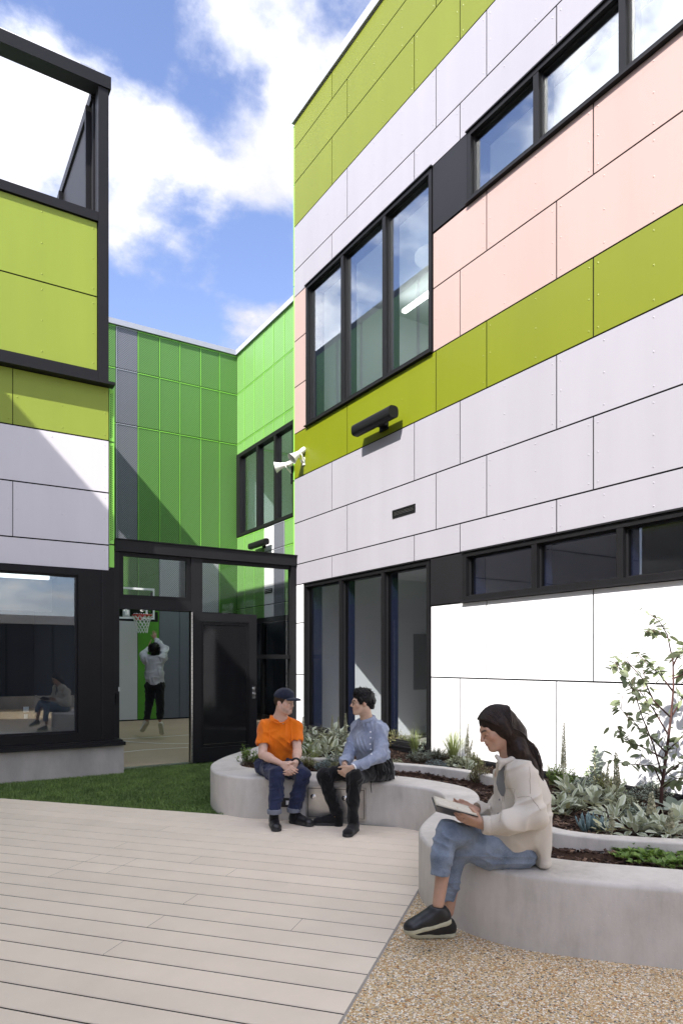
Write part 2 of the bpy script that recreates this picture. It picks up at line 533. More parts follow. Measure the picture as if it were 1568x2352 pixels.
window(9.34, 6.288, 5.19, 7.385, (8.281, 7.258), 'glass_up', parent=bldg)
window(5.673, Y0 + .2, 6.595, 7.385, (4.692, 3.723, 2.75, 1.2, -.3, -1.8), 'glass_up', parent=bldg)
window(9.405, 6.328, .435, 2.725, (8.328, 7.287), 'glass', parent=bldg)
window(5.744, Y0 + .2, 2.175, 2.725, (4.714, 3.745, 2.77, 1.2, -.3, -1.8), 'glass', parent=bldg)
box('infill_panel', (D - .008, 5.673 + .014, 6.60), (D + .06, 6.288 - .014, 7.382), M['black2'], bldg)
box('infill_panel', (D - .008, 5.744 + .014, 2.175), (D + .06, 6.328 - .014, 2.722), M['black2'], bldg)

# rooms behind the glass
def room(z0, z1, ceil, prefix):
    X0, X1, Ya, Yb = D + .36, D + 6.5, Y0, 9.66
    r = box('room_floor', (X0 - .2, Ya, z0 - .1), (X1, Yb, z0), M['room_floor'], bldg)
    box('room_ceiling', (X0 - .2, Ya, ceil), (X1, Yb, ceil + .1), M['room_white'], bldg)
    box('room_wall', (X1, Ya, z0), (X1 + .1, Yb, ceil), M['room_white'], bldg)
    box('room_wall', (X0 - .26, Yb, z0), (X1, Yb + .08, ceil), M['room_white'], bldg)
    box('room_wall', (X0 - .2, Ya - .1, z0), (X1, Ya, ceil), M['room_white'], bldg)
room(.2, 2.95, 2.95, 'lower')
room(4.5, 7.62, 7.62, 'upper')
box('room_wall', (D + .30, 5.95, .2), (D + 3.5, 6.05, 2.94), M['room_grey'], bldg)
bl = MB()                                            # slim interior details: a strip light and a round pendant
bl.box((7.0, 5.0, 7.40), (7.08, 9.2, 7.45)); bl.build('strip_light', M['lit3'], bldg)
for x_, a_, b_ in ((8.6, 4.0, 9.0), (7.4, -2.0, 4.5), (9.6, -2.0, 4.5)): box('strip_light', (x_, a_, 7.50), (x_ + .12, b_, 7.55), M['lit3'], bldg)  # extra tubes added only to brighten the upper room
MB().lathe((6.35, 7.55, 7.28), (0, 0, 1), [(0, .001), (0, .30), (.05, .30), (.05, .001)], 28).build('pendant_light', M['lit2'], bldg, True)
MB().box((7.6, 9.640, 1.0), (8.8, 9.655, 2.0)).build('pin_board', M['room_grey'], bldg)

# slot vent in the lilac field
v = MB(); y0, y1, z0, z1 = 6.611, 7.077, 3.345, 3.445
v.box((D - .012, y0, z1 - .022), (D + .01, y1, z1)).box((D - .012, y0, z0), (D + .01, y1, z0 + .022))
v.box((D - .012, y0, z0 + .022), (D + .01, y0 + .03, z1 - .022)).box((D - .012, y1 - .03, z0 + .022), (D + .01, y1, z1 - .022))
vo = v.build('wall_vent', M['black'], bldg)
box('vent_backing', (D - .003, y0 + .03, z0 + .022), (D - .001, y1 - .03, z1 - .022), M['void'], vo)
for k in range(3):
    MB().obox((D - .006, (y0 + y1) / 2, z0 + .034 + k * .017), (0, 1, 0), (.7, 0, .7), (-.7, 0, .7), (y1 - y0) / 2 - .03, .006, .0012).build('louvre', M['steel'], vo)

# ---- wall light over the lilac stripe
def wall_light(x, ya, yb, z, r, label, p=.17):
    t = thing('wall_light', label, 'wall light', (x, (ya + yb) / 2, z), 'tubular black wall lights')
    b = MB()
    n = 22; prof = []
    for k in range(n):                                # rounded-oblong section, fairly flat top
        w = 2 * math.pi * k / n
        cx, cz = math.cos(w), math.sin(w)
        e = (abs(cx) ** 3.2 + abs(cz) ** 3.2) ** (-1 / 3.2)
        prof.append((x - p + e * cx * r, z + e * cz * r * 1.05))
    vs = [(q[0], ya, q[1]) for q in prof] + [(q[0], yb, q[1]) for q in prof]
    b.add(vs, [(k, (k + 1) % n, n + (k + 1) % n, n + k) for k in range(n)])
    b.build('housing', M['black'], t)
    for yy, d_ in ((ya, -1), (yb, 1)):
        c = MB(); vs = [(x - p + (q[0] - x + p) * .985, yy, z + (q[1] - z) * .985) for q in prof]
        c.add(vs, [tuple(range(n)) if d_ > 0 else tuple(reversed(range(n)))]); c.build('end_cap', M['black2'], t)
    MB().box((x - p, (ya + yb) / 2 - .05, z - .04), (x - .02, (ya + yb) / 2 + .05, z + .02)).build('arm', M['black'], t)
    box('wall_plate', (x - .02, (ya + yb) / 2 - .09, z - .09), (x - .001, (ya + yb) / 2 + .09, z + .07), M['black'], t)
    return t


wall_light(D, 6.83, 7.69, 4.615, .072, 'long black tubular light on the lime stripe above the slot vent')

# ---- horn loudspeakers
def horn(base, aim, label, p):
    base = Vector(base); aim = Vector(aim).normalized()
    t = thing('horn_loudspeaker', label, 'loudspeaker', base, 'cream horn loudspeakers at the building corner')
    out = Vector((-1, 0, 0)); c = base + out * p + Vector((0, 0, .06))
    m = MB(); m.lathe(c, aim, [(a_ * .78, r_ * .66) for a_, r_ in ((-.19, .001), (-.19, .062), (-.10, .066), (-.095, .056), (-.03, .060), (.05, .078), (.12, .108), (.165, .132), (.17, .138), (.165, .128), (.11, .095), (.0, .05), (-.02, .001))], 26)
    m.build('horn', M['speaker'], t, True)
    MB().lathe(c, aim, [(.06, .040), (.0, .031), (-.012, .001)], 20).build('horn_throat', M['black'], t, True)
    side = aim.cross(Vector((0, 0, 1))).normalized()
    y = MB()
    a = c - aim * .03
    for s_ in (-1, 1):
        y.tube([a + side * (.045 * s_), a + side * (.058 * s_) + Vector((.03, 0, -.05)), base + Vector((-.035, 0, -.045)) + side * (.04 * s_), base + Vector((-.02, 0, -.05))], .008, 6)
    y.build('yoke', M['speaker'], t)
    box('wall_bracket', base + Vector((-.02, -.035, -.10)), base + Vector((-.001, .035, .02)), M['speaker'], t)
    return t


horn((D, 9.42, 4.70), (-.75, .12, -.62), 'cream horn loudspeaker fixed on the lime stripe and aimed down at the yard', .11)
t2 = horn((D + .02, 9.84, 4.62), (-.75, .59, -.22), 'cream horn loudspeaker held off the green corner trim and turned to the court', .17)
MB().box((D - .005, 9.80, 4.40), (D + .012, 9.86, 4.75)).build('corner_plate', M['black'], t2)

# ================================================================== LEFT BUILDING
LY = 9.37
left = thing('side_building', 'building on the left with lime and lilac boards under a black open roof frame', 'building', (2, LY, 0))
scl = {}; backl = MB()
XL0, XL1 = -3.2, 2.234


def rowl(z0, z1, joints, m, y, x0, x1, name='cladding_panel'):
    xs = [x0] + [j for j in sorted(joints) if x0 + .1 < j < x1 - .1] + [x1]
    backl.box((x0, y + .0085, z0), (x1, y + .12, z1))
    for a, b in zip(xs[:-1], xs[1:]):
        box(name, (a + GAP * .6, y, z0 + .009), (b - GAP * .6, y + .007, z1 - .009), M[m], left)
        screws(scl.setdefault(m, MB()), screw_grid(a, b, z0, z1), 'Y', y)


JL = [1.07, -.9, -2.4]; JL2 = [.15, -1.6]
rowl(4.456, 5.165, JL, 'lime2', LY, XL0, XL1)
rowl(3.757, 4.456, JL2, 'pale', LY, XL0, XL1)
rowl(3.06, 3.757, JL, 'pale', LY, XL0, XL1)
rowl(2.715, 3.06, JL2, 'pale', LY, XL0, XL1)
FY = 9.30
rowl(5.335, 6.315, [.1, -1.7], 'lime2', FY + .03, XL0, 2.075)
rowl(6.315, 7.30, [.1, -1.7], 'lime2', FY + .03, XL0, 2.075)
backl.build('backing_wall', M['void'], left)
for m_, q_ in scl.items(): tag(q_.build('screw_heads', M[m_], left), kind='stuff')
# open black roof frame
box('frame_column', (2.081, FY - .01, 5.17), (2.209, FY + .19, 9.085), M['black2'], left)
box('column_flange', (2.209, FY + .03, 5.20), (2.222, FY + .16, 9.08), M['black'], left)
box('top_beam', (XL0, FY - .03, 9.085), (2.24, FY + .20, 9.245), M['black2'], left)
MB().tube([(XL0, FY + .03, 9.285), (2.04, FY + .03, 9.285)], .016, 8).build('top_rail', M['chrome'], left)
MB().box((XL0, FY + .0, 9.247), (2.05, FY + .07, 9.268)).box((1.86, FY + .01, 9.268), (2.05, FY + .06, 9.30)).build('rail_bracket', M['steel'], left)
box('mid_beam', (XL0, FY - .005, 7.302), (2.079, FY + .12, 7.42), M['black2'], left)
box('bottom_beam', (XL0, FY - .005, 5.205), (2.079, FY + .03, 5.333), M['black2'], left)
MB().box((XL0, FY - .06, 5.165), (1.27, LY + .02, 5.203)).build('ledge_flashing', M['black2'], left)
MB().box((1.272, FY - .06, 5.165), (2.285, LY + .02, 5.203)).build('ledge_flashing', M['black2'], left)
# side screen running back from the column
box('side_screen', (2.06, FY + .20, 7.30), (2.09, 17.4, 9.02), M['black2'], left)
box('side_top_rail', (2.03, FY + .20, 9.021), (2.16, 17.4, 9.16), M['black2'], left)
for yy in (9.62, 11.6, 13.6):
    box('screen_post', (1.99, yy, 7.3), (2.058, yy + .07, 9.02), M['black'], left)
# green perforated flank of this building, facing the court
for k, (z0, z1) in enumerate(((2.78, 4.42), (4.44, 5.15), (5.17, 7.2), (7.22, 8.98))):
    xo = 2.27 if k < 2 else 2.165
    for j in range(8):
        box('perforated_panel', (xo, LY + .10 + j + (.10 if k > 1 else 0), z0), (xo + .03, LY + 1.09 + j, z1), M['pgreenX'], left)
for z0, z1 in ((2.77, 3.065), (3.085, 4.44), (4.46, 5.155)):
    f = box('edge_strip', (XL1 + .01, LY + .02, z0), (2.308, LY + .05, z1), M['trim_green'], left)
    if z1 > 3.2:
        h = MB(); z = z0 + .05
        while z < z1 - .05:
            for i in range(2):
                h.lathe((XL1 + .030 + i * .018, LY + .019, z + (i % 2) * .012), (0, -1, 0), [(.0, .0075), (.0005, .0001)], 8)
            z += .024
        h.build('punched_holes', M['void'], f)
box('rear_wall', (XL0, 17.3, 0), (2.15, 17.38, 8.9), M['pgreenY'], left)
box('flank_wall', (2.16, LY + .3, 0), (2.26, 17.28, 5.1), M['pgreyX'], left)
# window bay under the boards
fr = MB()
fr.box((XL0, LY - .02, 2.63), (1.90, LY + .12, 2.713)).box((XL0, LY - .02, .46), (1.90, LY + .12, .575)).box((1.84, LY - .02, .575), (1.90, LY + .12, 2.63))
lw = fr.build('window', M['black'], left)
MB().box((XL0, LY + .06, .575), (1.84, LY + .067, 2.63)).build('pane', M['glass_left'], lw)
MB().box((XL0, LY + .02, .575), (1.84, LY + .055, .60)).box((1.815, LY + .02, .60), (1.84, LY + .055, 2.63)).box((XL0, LY + .02, 2.605), (1.815, LY + .055, 2.63)).build('glazing_bead', M['black2'], lw)
box('corner_column', (1.902, LY - .01, .46), (2.30, LY + .22, 2.713), M['black'], left)
box('column_cover_strip', (2.14, LY - .016, .47), (2.16, LY - .011, 2.70), M['black2'], left)
MB().box((XL0, LY - .10, .385), (2.43, LY + .2, .43)).box((XL0, LY - .07, .43), (2.40, LY + .2, .458)).build('sill', M['black2'], left)
M['concrete'] = pm('grey_concrete', (.40, .375, .345), .75, .3, var=.22, vscale=2.2, bump=.22, bscale=60, stretch=(1, 1, .45))
M['concrete2'] = pm('pale_concrete', (.47, .44, .405), .72, .3, var=.15, vscale=2.6, bump=.20, bscale=55)
MB().box((XL0, LY - .02, -.05), (2.425, LY + .25, .384)).build('plinth', M['concrete'], left)
# the room inside
box('room_floor', (XL0, LY + .25, .3), (2.1, 14.5, .4), M['room_floor'], left)
box('room_ceiling', (XL0, LY + .12, 2.9), (2.1, 14.5, 3.0), M['room_white'], left)
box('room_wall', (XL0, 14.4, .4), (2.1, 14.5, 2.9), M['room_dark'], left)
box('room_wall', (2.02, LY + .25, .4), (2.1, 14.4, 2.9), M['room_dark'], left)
box('bulkhead', (XL0, 12.4, 2.35), (2.02, 12.5, 2.9), M['room_grey'], left)
for (x, y) in ((.2, 11.0), (1.4, 11.9), (.4, 13.2), (-1.4, 11.2), (1.3, 13.6)):
    box('strip_light', (x - .5, y, 2.84), (x + .5, y + .12, 2.9), M['lit'], left)
box('light_switch', (1.20, LY + .075, .86), (1.262, LY + .085, .93), M['lamp_white'], left)
box('light_switch', (1.208, LY + .075, .78), (1.25, LY + .085, .835), M['lamp_white'], left)

# ================================================================== GREEN COURT BUILDING
CY, CX_ = 17.5, 7.614
court = thing('court_building', 'building behind the ball court sheathed in green and grey perforated panels', 'building', (CX_, CY, 0))
backc = MB()
cx = [3.2, 3.77, 4.342, 4.885, 5.442, 5.981, 6.551, 7.086, CX_]
cg = 'pgreenY'


def cpanel(a, b, z0, z1, m):
    box('perforated_panel' if m[0] == 'p' else 'flat_panel', (a + .007, CY, z0 + .012), (b - .007, CY + .03, z1 - .012), M[m], court)
    rim = MB()                                        # folded tray edge; its sunlit highlight is put in as a lighter colour
    rim.box((a + .007, CY - .010, z0 + .012), (a + .02, CY - .0005, z1 - .012))
    rim.box((a + .02, CY - .010, z1 - .03), (b - .007, CY - .0005, z1 - .012))
    if m[0] == 'p': rim.build('folded_edge', M['trim_green'] if 'green' in m else M['cap'], court)


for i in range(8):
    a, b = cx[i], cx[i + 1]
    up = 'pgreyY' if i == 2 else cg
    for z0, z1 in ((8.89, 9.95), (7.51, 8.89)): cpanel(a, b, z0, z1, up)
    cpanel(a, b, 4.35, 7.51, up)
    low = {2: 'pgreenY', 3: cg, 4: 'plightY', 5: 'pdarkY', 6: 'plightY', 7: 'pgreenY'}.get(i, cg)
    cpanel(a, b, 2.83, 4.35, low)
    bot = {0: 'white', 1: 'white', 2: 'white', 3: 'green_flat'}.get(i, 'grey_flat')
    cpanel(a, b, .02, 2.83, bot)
box('backing_wall', (-3.5, CY + .035, -.05), (CX_ + 3, CY + .3, 9.95), M['void'], court)
box('coping', (-3.5, CY - .06, 9.955), (CX_ - .062, CY + .4, 10.09), M['cap'], court)
ry = [CY, 16.976, 16.355, 15.783, 15.234, 14.653, 14.10, 13.5, 12.9, 12.3, 11.7, 11.1, 10.5, 9.81]


def rpanel(a, b, z0, z1, m):
    box('perforated_panel' if m[0] == 'p' else 'flat_panel', (CX_, b + .006, z0 + .012), (CX_ + .03, a - .006, z1 - .012), M[m], court)
    if m[0] == 'p':
        rim = MB().box((CX_ - .008, b + .006, z0 + .012), (CX_ - .0005, b + .018, z1 - .012)).box((CX_ - .008, b + .018, z1 - .026), (CX_ - .0005, a - .006, z1 - .012))
        rim.build('folded_edge', M['trim_green'] if 'green' in m else M['cap'], court)  # edge highlight painted in, lighter than the panel


for i in range(len(ry) - 1):
    a, b = ry[i], ry[i + 1]
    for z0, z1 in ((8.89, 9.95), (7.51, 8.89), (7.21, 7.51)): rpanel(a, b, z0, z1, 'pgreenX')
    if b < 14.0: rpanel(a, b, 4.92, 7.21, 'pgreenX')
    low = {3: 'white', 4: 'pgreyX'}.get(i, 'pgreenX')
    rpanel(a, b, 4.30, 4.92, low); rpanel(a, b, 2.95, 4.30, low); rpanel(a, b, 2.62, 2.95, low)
MB().box((CX_ + .035, 9.81, 2.62), (CX_ + .3, CY, 4.92)).box((CX_ + .035, 9.81, 7.21), (CX_ + .3, CY, 9.95)).box((CX_ + .035, 9.81, 4.92), (CX_ + .3, 14.1, 7.21)).build('backing_wall', M['void'], court)
box('coping', (CX_ - .06, 9.8, 9.955), (CX_ + .4, CY + .4, 10.09), M['cap'], court)
# window in the sunny flank
w = MB(); ya, yb, z0, z1 = 17.47, 14.12, 4.93, 7.20
w.box((CX_ - .03, yb, z1 - .10), (CX_ + .15, ya, z1)).box((CX_ - .03, yb, z0), (CX_ + .15, ya, z0 + .08))
w.box((CX_ - .03, ya - .22, z0 + .08), (CX_ + .15, ya, z1 - .1)).box((CX_ - .03, yb, z0 + .08), (CX_ + .15, yb + .08, z1 - .1))
cw = w.build('window', M['black'], court)
for y in (16.153, 15.139): box('mullion', (CX_ - .025, y - .05, z0 + .08), (CX_ + .15, y + .05, z1 - .1), M['black'], cw)
for a, b in ((17.25, 16.203), (16.103, 15.189), (15.089, 14.2)):
    box('pane', (CX_ + .06, b, z0 + .08), (CX_ + .066, a, z1 - .1), M['glass_up'], cw)
box('room_floor', (CX_ + .3, 10, 4.5), (13, CY, 4.6), M['room_floor'], court)
box('room_ceiling', (CX_ + .3, 10, 7.5), (13, CY, 7.6), M['room_white'], court)
box('room_wall', (CX_ + .31, CY - .1, 4.6), (13, CY, 7.5), M['room_white'], court)
box('room_wall', (12.9, 10, 4.6), (13, CY - .1, 7.5), M['room_white'], court)
# ground-floor glazing of the flank
box('glazing_rail', (CX_ - .02, 9.81, 2.50), (CX_ + .1, CY - .01, 2.615), M['black'], court)
box('glazing_sill', (CX_ - .02, 9.81, 0), (CX_ + .1, CY - .01, .15), M['black'], court)
for y in (17.4, 15.9, 14.4, 12.9, 11.4, 9.9): box('mullion', (CX_ - .02, y - .05, .151), (CX_ + .1, y + .05, 2.499), M['black'], court)
box('dark_glazing', (CX_ + .04, 9.82, .151), (CX_ + .05, CY - .02, 2.499), M['glass_dark'], court)
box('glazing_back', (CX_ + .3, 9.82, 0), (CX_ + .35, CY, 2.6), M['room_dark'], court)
# small slot vent in the white strip
cv = MB(); cv.box((CX_ - .012, 15.31, 3.23), (CX_ - .001, 15.72, 3.34)); cvo = cv.build('wall_vent', M['black'], court)
for k in range(2): box('louvre', (CX_ - .018, 15.34, 3.255 + k * .04), (CX_ - .013, 15.69, 3.275 + k * .04), M['steel'], cvo)
wall_light(CX_, 15.29, 16.24, 4.49, .075, 'black tubular light on the green flank beyond the gate, below the far window')

# ================================================================== GATE
GY = 9.68
gate = thing('gate', 'black steel gate screen with an open door between the two buildings', 'gate', (3.9, GY, 0))
box('top_beam', (2.385, GY - .03, 3.04), (5.33, GY + .14, 3.20), M['black2'], gate)
box('beam_cap', (2.39, GY - .05, 3.201), (5.335, GY + .16, 3.213), M['black'], gate)
box('jamb_post', (2.31, GY, .0), (2.45, GY + .10, 3.038), M['black2'], gate)
box('middle_post', (3.487, GY, .0), (3.66, GY + .10, 3.038), M['black2'], gate)
box('end_post', (5.144, GY, .0), (5.228, GY + .10, 3.038), M['black2'], gate)
box('end_post_cover', (5.144, GY - .015, .0), (5.226, GY - .001, 3.03), M['black'], gate)
box('door_head', (2.452, GY, 2.245), (3.485, GY + .10, 2.39), M['black2'], gate)
tf = MB(); tf.box((2.452, GY + .02, 2.392), (3.485, GY + .08, 2.445)).box((2.452, GY + .02, 2.985), (3.485, GY + .08, 3.036)).box((2.452, GY + .02, 2.445), (2.51, GY + .08, 2.985)).box((3.425, GY + .02, 2.445), (3.485, GY + .08, 2.985))
tfo = tf.build('transom_frame', M['black'], gate)
M['screen_clear'] = glass('clear_screen', (.86, .87, .87), .02)
box('transom_pane', (2.51, GY + .05, 2.445), (3.425, GY + .055, 2.985), M['screen_clear'], tfo)
sfo = box('middle_rail', (3.662, GY + .02, 1.55), (5.142, GY + .08, 1.615), M['black'], gate)
box('head_rail', (3.662, GY + .02, 2.985), (5.142, GY + .08, 3.036), M['black'], gate)
box('bottom_rail', (3.662, GY + .02, .0), (5.142, GY + .08, .12), M['black'], gate)
box('side_pane', (3.662, GY + .05, 1.615), (5.142, GY + .055, 2.985), M['screen_clear'], gate)
box('side_pane', (3.662, GY + .05, .12), (5.142, GY + .055, 1.55), M['screen_clear'], gate)
box('threshold', (2.31, GY - .01, -.02), (5.2, GY + .11, .012), M['steel'], gate)
# open leaf folded back in front of the side screen
hx, hy = 3.475, GY - .075
ux = Vector((1, .012, 0)).normalized(); uy = Vector((-.012, 1, 0)).normalized(); uz = Vector((0, 0, 1))
LW, LH = 1.03, 2.225


def leaf_box(mb, a, b, z0, z1, t=.022, off=0):
    c = Vector((hx, hy, 0)) + ux * ((a + b) / 2) + uy * off + uz * ((z0 + z1) / 2)
    return mb.obox(c, ux, uy, uz, (b - a) / 2, t, (z1 - z0) / 2)


lf = MB(); leaf_box(lf, 0, .125, .02, LH); leaf_box(lf, LW - .125, LW, .02, LH); leaf_box(lf, .125, LW - .125, .02, .23); leaf_box(lf, .125, LW - .125, LH - .125, LH)
leaf = lf.build('door', M['black2'], gate)
b1 = MB()
for k in range(2):
    q = .128 + k * .022; t = .014 - k * .004
    leaf_box(b1, q, q + .02, .24, LH - .13, t); leaf_box(b1, LW - q - .02, LW - q, .24, LH - .13, t)
    leaf_box(b1, q + .02, LW - q - .02, .235 + k * .022, .255 + k * .022, t); leaf_box(b1, q + .02, LW - q - .02, LH - .15 - k * .022, LH - .13 - k * .022, t)
b1.build('door_bead', M['black'], leaf)
pn = MB(); leaf_box(pn, .17, LW - .17, .28, LH - .17, .003); pn.build('door_pane', M['mesh_dark'], leaf)
hg = MB(); leaf_box(hg, -.022, -.004, .02, LH, .028)
hg.build('piano_hinge', M['steel'], leaf)
hs_ = MB()
for k in range(38): leaf_box(hs_, -.016, -.010, .06 + k * .057, .068 + k * .057, .031)
hs_.build('hinge_screws', M['black'], leaf)
lk = MB(); leaf_box(lk, LW - .085, LW - .03, .93, 1.13, .006, -.029)
lko = lk.build('lock_plate', M['chrome'], leaf)
cl = MB(); c0 = Vector((hx, hy, 0)) + ux * (LW - .058) - uy * .036
cl.lathe(c0 + uz * 1.09, -uy, [(0, .02), (.012, .02), (.014, .001)], 14); cl.lathe(c0 + uz * 1.01, -uy, [(0, .012), (.02, .012), (.03, .02), (.04, .016), (.042, .001)], 14)
cl.build('lock_cylinder', M['steel'], lko)
st = MB(); st.box((2.40, GY - .03, .92), (2.44, GY - .001, 1.06)); st.build('strike_box', M['black'], gate)
box('post_label', (2.437, GY - .004, 1.09), (2.449, GY - .001, 1.15), M['lamp_white'], gate)

# ================================================================== BASKETBALL HOOP
hp = thing('basketball_hoop', 'basketball backboard with a red rim and white net on the court wall', 'basketball hoop', (4.64, 16.3, 2.6))
HB = 16.55; hz0, hz1 = 2.50, 3.30
hx0, hx1 = 3.62, 5.05
M['board'] = glass('backboard_acrylic', (.93, .95, .95), .03)
box('backboard', (hx0, HB, hz0 + .03), (hx1, HB + .015, hz1), M['board'], hp)
fb = MB(); fb.box((hx0, HB - .03, hz0 - .02), (hx1 + .06, HB + .04, hz0 + .03)).box((hx1, HB - .03, hz0 + .03), (hx1 + .06, HB + .04, hz0 + .22)).build('edge_pad', M['black2'], hp)
ln = MB(); ln.box((hx0, HB - .006, hz0 + .035), (hx1 - .02, HB - .001, hz0 + .075)).box((hx1 - .06, HB - .006, hz0 + .075), (hx1 - .02, HB - .001, hz1 - .06)).box((hx0, HB - .006, hz1 - .06), (hx1 - .02, HB - .001, hz1 - .01))
ln.box((4.32, HB - .006, hz0 + .12), (4.37, HB - .001, hz0 + .52)).box((4.81, HB - .006, hz0 + .12), (4.86, HB - .001, hz0 + .52)).box((4.37, HB - .006, hz0 + .47), (4.81, HB - .001, hz0 + .52))
ln.build('board_lines', M['lamp_white'], hp)
M['red'] = pm('red_enamel', (.50, .035, .02), .4, .5)
rc = Vector((4.61, HB - .42, 2.60)); R_ = .225
ring = [rc + Vector((R_ * math.cos(a), R_ * math.sin(a), 0)) for a in [2 * math.pi * k / 28 for k in range(29)]]
MB().tube(ring, .016, 8, False).build('rim', M['red'], hp, True)
MB().box((4.53, HB - .21, 2.50), (4.69, HB - .01, 2.63)).build('rim_mount', M['red'], hp)
nt_ = MB(); n = 12
for k in range(n):
    for s_ in (-1, 1):
        pts = []
        for j in range(7):
            a = 2 * math.pi * (k + s_ * j * .5) / n; rr = R_ * (1 - .5 * (j / 6) ** .75) + (.012 if j == 6 else 0)
            pts.append(rc + Vector((rr * math.cos(a), rr * math.sin(a), -.015 - .40 * j / 6)))
        nt_.tube(pts, .0075, 5, False)
M['net'] = pm('net_cord', (.80, .80, .78), .8, .2)
nt_.build('net', M['net'], hp)
br = MB()
for x in (4.2, 5.0):
    br.tube([(x, HB + .05, 3.1), (x, CY - .01, 3.1)], .03, 8); br.tube([(x, HB + .05, 2.62), (x, CY - .01, 2.9)], .03, 8)
br.box((4.2, HB + .016, 2.55), (4.27, HB + .06, 3.2)).box((4.95, HB + .016, 2.55), (5.02, HB + .06, 3.2)).box((4.45, HB + .016, 2.6), (4.8, HB + .05, 2.75))
br.build('wall_bracket', M['black'], hp)
tx = bpy.data.curves.new('logo', 'FONT'); tx.body = 'SPALDING'; tx.size = .105; tx.extrude = .001; tx.align_x = 'CENTER'
tx.shear = .25
to = bpy.data.objects.new('logo', tx); COL.objects.link(to)
dg = bpy.context.evaluated_depsgraph_get()
me = bpy.data.meshes.new_from_object(to.evaluated_get(dg)); bpy.data.objects.remove(to)
me.materials.clear(); me.materials.append(M['lamp_white'])
lg = link('logo', me, hp); lg.location = Vector((4.75, HB - .008, hz0 + .10)) - OFF[hp]; lg.rotation_euler = (math.radians(90), 0, 0)
sw = MB()
for k in range(2):
    sw.tube([(4.74 + .05 * math.cos(a), HB - .006, hz0 + .235 + .022 * math.sin(a) + k * .012) for a in [math.pi * j / 8 * (1.6) for j in range(9)]], .005, 4)
sw.build('logo_swirl', M['lamp_white'], hp)

# ================================================================== WINGS OUT OF FRAME (they shade the yard and show in the glass)
west = thing('west_wing', 'lilac and white clad wing closing the yard on the left', 'building', (-3.2, 2, 0))
for (z0, z1, m) in ((0, .4, 'concrete'), (.4, 2.7, 'white'), (2.7, 4.4, 'lilac'), (4.4, 5.2, 'lime2'), (5.2, 9.24, 'white')):
    box('wall', (-5, -3.2, z0 + .004), (-3.2, LY - .05, z1), M[m], west)
south = thing('south_wing', 'low white wing closing the yard behind the viewer', 'building', (1, -5, 0))
box('wall', (-3.19, -7.5, 2.72), (D + .5, -5, 3.0), M['white'], south)
box('plinth', (-3.19, -7.5, -.02), (D + .5, -5, .40), M['concrete'], south)
box('glazing', (-3.19, -5.3, .401), (D + .5, -5.05, 2.719), M['room_dark'], south)
for k in range(7): box('mullion', (-3.1 + k * 1.4, -5.06, .401), (-3.03 + k * 1.4, -5.0, 2.719), M['black'], south)
# ================================================================== GROUND
M['earth'] = pm('far_ground', (.16, .15, .13), .95, .1, var=.2, vscale=.4)
g = MB().add([(-300, -300, -.12), (300, -300, -.12), (300, 300, -.12), (-300, 300, -.12)], [(0, 1, 2, 3)]).build('ground', M['earth'])
tag(g, kind='structure')
M['court'] = pm('tan_court', (.42, .33, .235), .8, .2, var=.05, vscale=1.2, bump=.1, bscale=180)
co = MB().add([(2.2, GY + .11, 0), (CX_ + .02, GY + .11, 0), (CX_ + .02, CY + .02, 0), (2.2, CY + .02, 0)], [(0, 1, 2, 3)]).build('court_floor', M['court'])
tag(co, kind='structure')
M['line'] = pm('court_paint', (.75, .75, .73), .6, .3)


def ribbon(name, pts, w, z, m, parent):
    vs = []; fs = []
    for i, p in enumerate(pts):
        p = Vector(p); t = (Vector(pts[min(i + 1, len(pts) - 1)]) - Vector(pts[max(i - 1, 0)])).normalized()
        nrm = Vector((-t.y, t.x, 0)) * (w / 2)
        vs += [(p.x + nrm.x, p.y + nrm.y, z), (p.x - nrm.x, p.y - nrm.y, z)]
        if i: fs.append((2 * i - 2, 2 * i, 2 * i + 1, 2 * i - 1))
    return MB().add(vs, fs).build(name, m, parent)


def onz(px, py):
    d = EYE * 1568 / (py - 1521); p = at(px, py, d); return (p.x, p.y, 0)
ribbon('court_line', [onz(x, y) for x, y in ((255, 1732), (330, 1724), (432, 1718))], .05, .004, M['line'], co)
ribbon('court_line', [onz(x, y) for x, y in ((270, 1699), (350, 1695), (432, 1689.5), (560, 1681))], .05, .004, M['line'], co)
ribbon('court_line', [onz(x, y) for x, y in ((272, 1702.5), (310, 1706.5), (360, 1709), (400, 1710), (440, 1709.5), (520, 1705))], .05, .008, M['line'], co)

# --- timber-look deck: every board its own piece
M['deck'] = pm('composite_board', (.75, .645, .515), .62, .35, var=.05, vscale=2.0, bump=.08, bscale=90, objvar=.045)
M['groove'] = pm('shaded_board_edge', (.055, .045, .038), .8, .2)  # shade of the gaps painted dark onto board sides and ends
dk = MB()
def PQ(p, q, z=0): v = DE * p + DQ * q; return (v.x, v.y, z)
QF, PR, BW = 6.055, -.85, .193
dk.add([PQ(-12, -4.6, -.045), PQ(PR, -4.6, -.045), PQ(PR, QF, -.045), PQ(-12, QF, -.045)], [(0, 1, 2, 3)])
deck = tag(dk.build('deck', M['void']), kind='structure')
JOINTS = {}
for x, y in ((407, 817), (328, 849), (243, 884), (575, 836), (502, 870), (871, 830), (1037, 889), (850, 1012), (688, 1116), (1336, 1140), (492, 1238), (775, 663), (530, 758)):
    w_ = Vector(onz(.5003 * x, 1568 + .5003 * y)); q = w_.dot(DQ); p = w_.dot(DE)
    JOINTS.setdefault(int((QF - q) / BW), []).append(p)
rng = random.Random(3)
k = 0
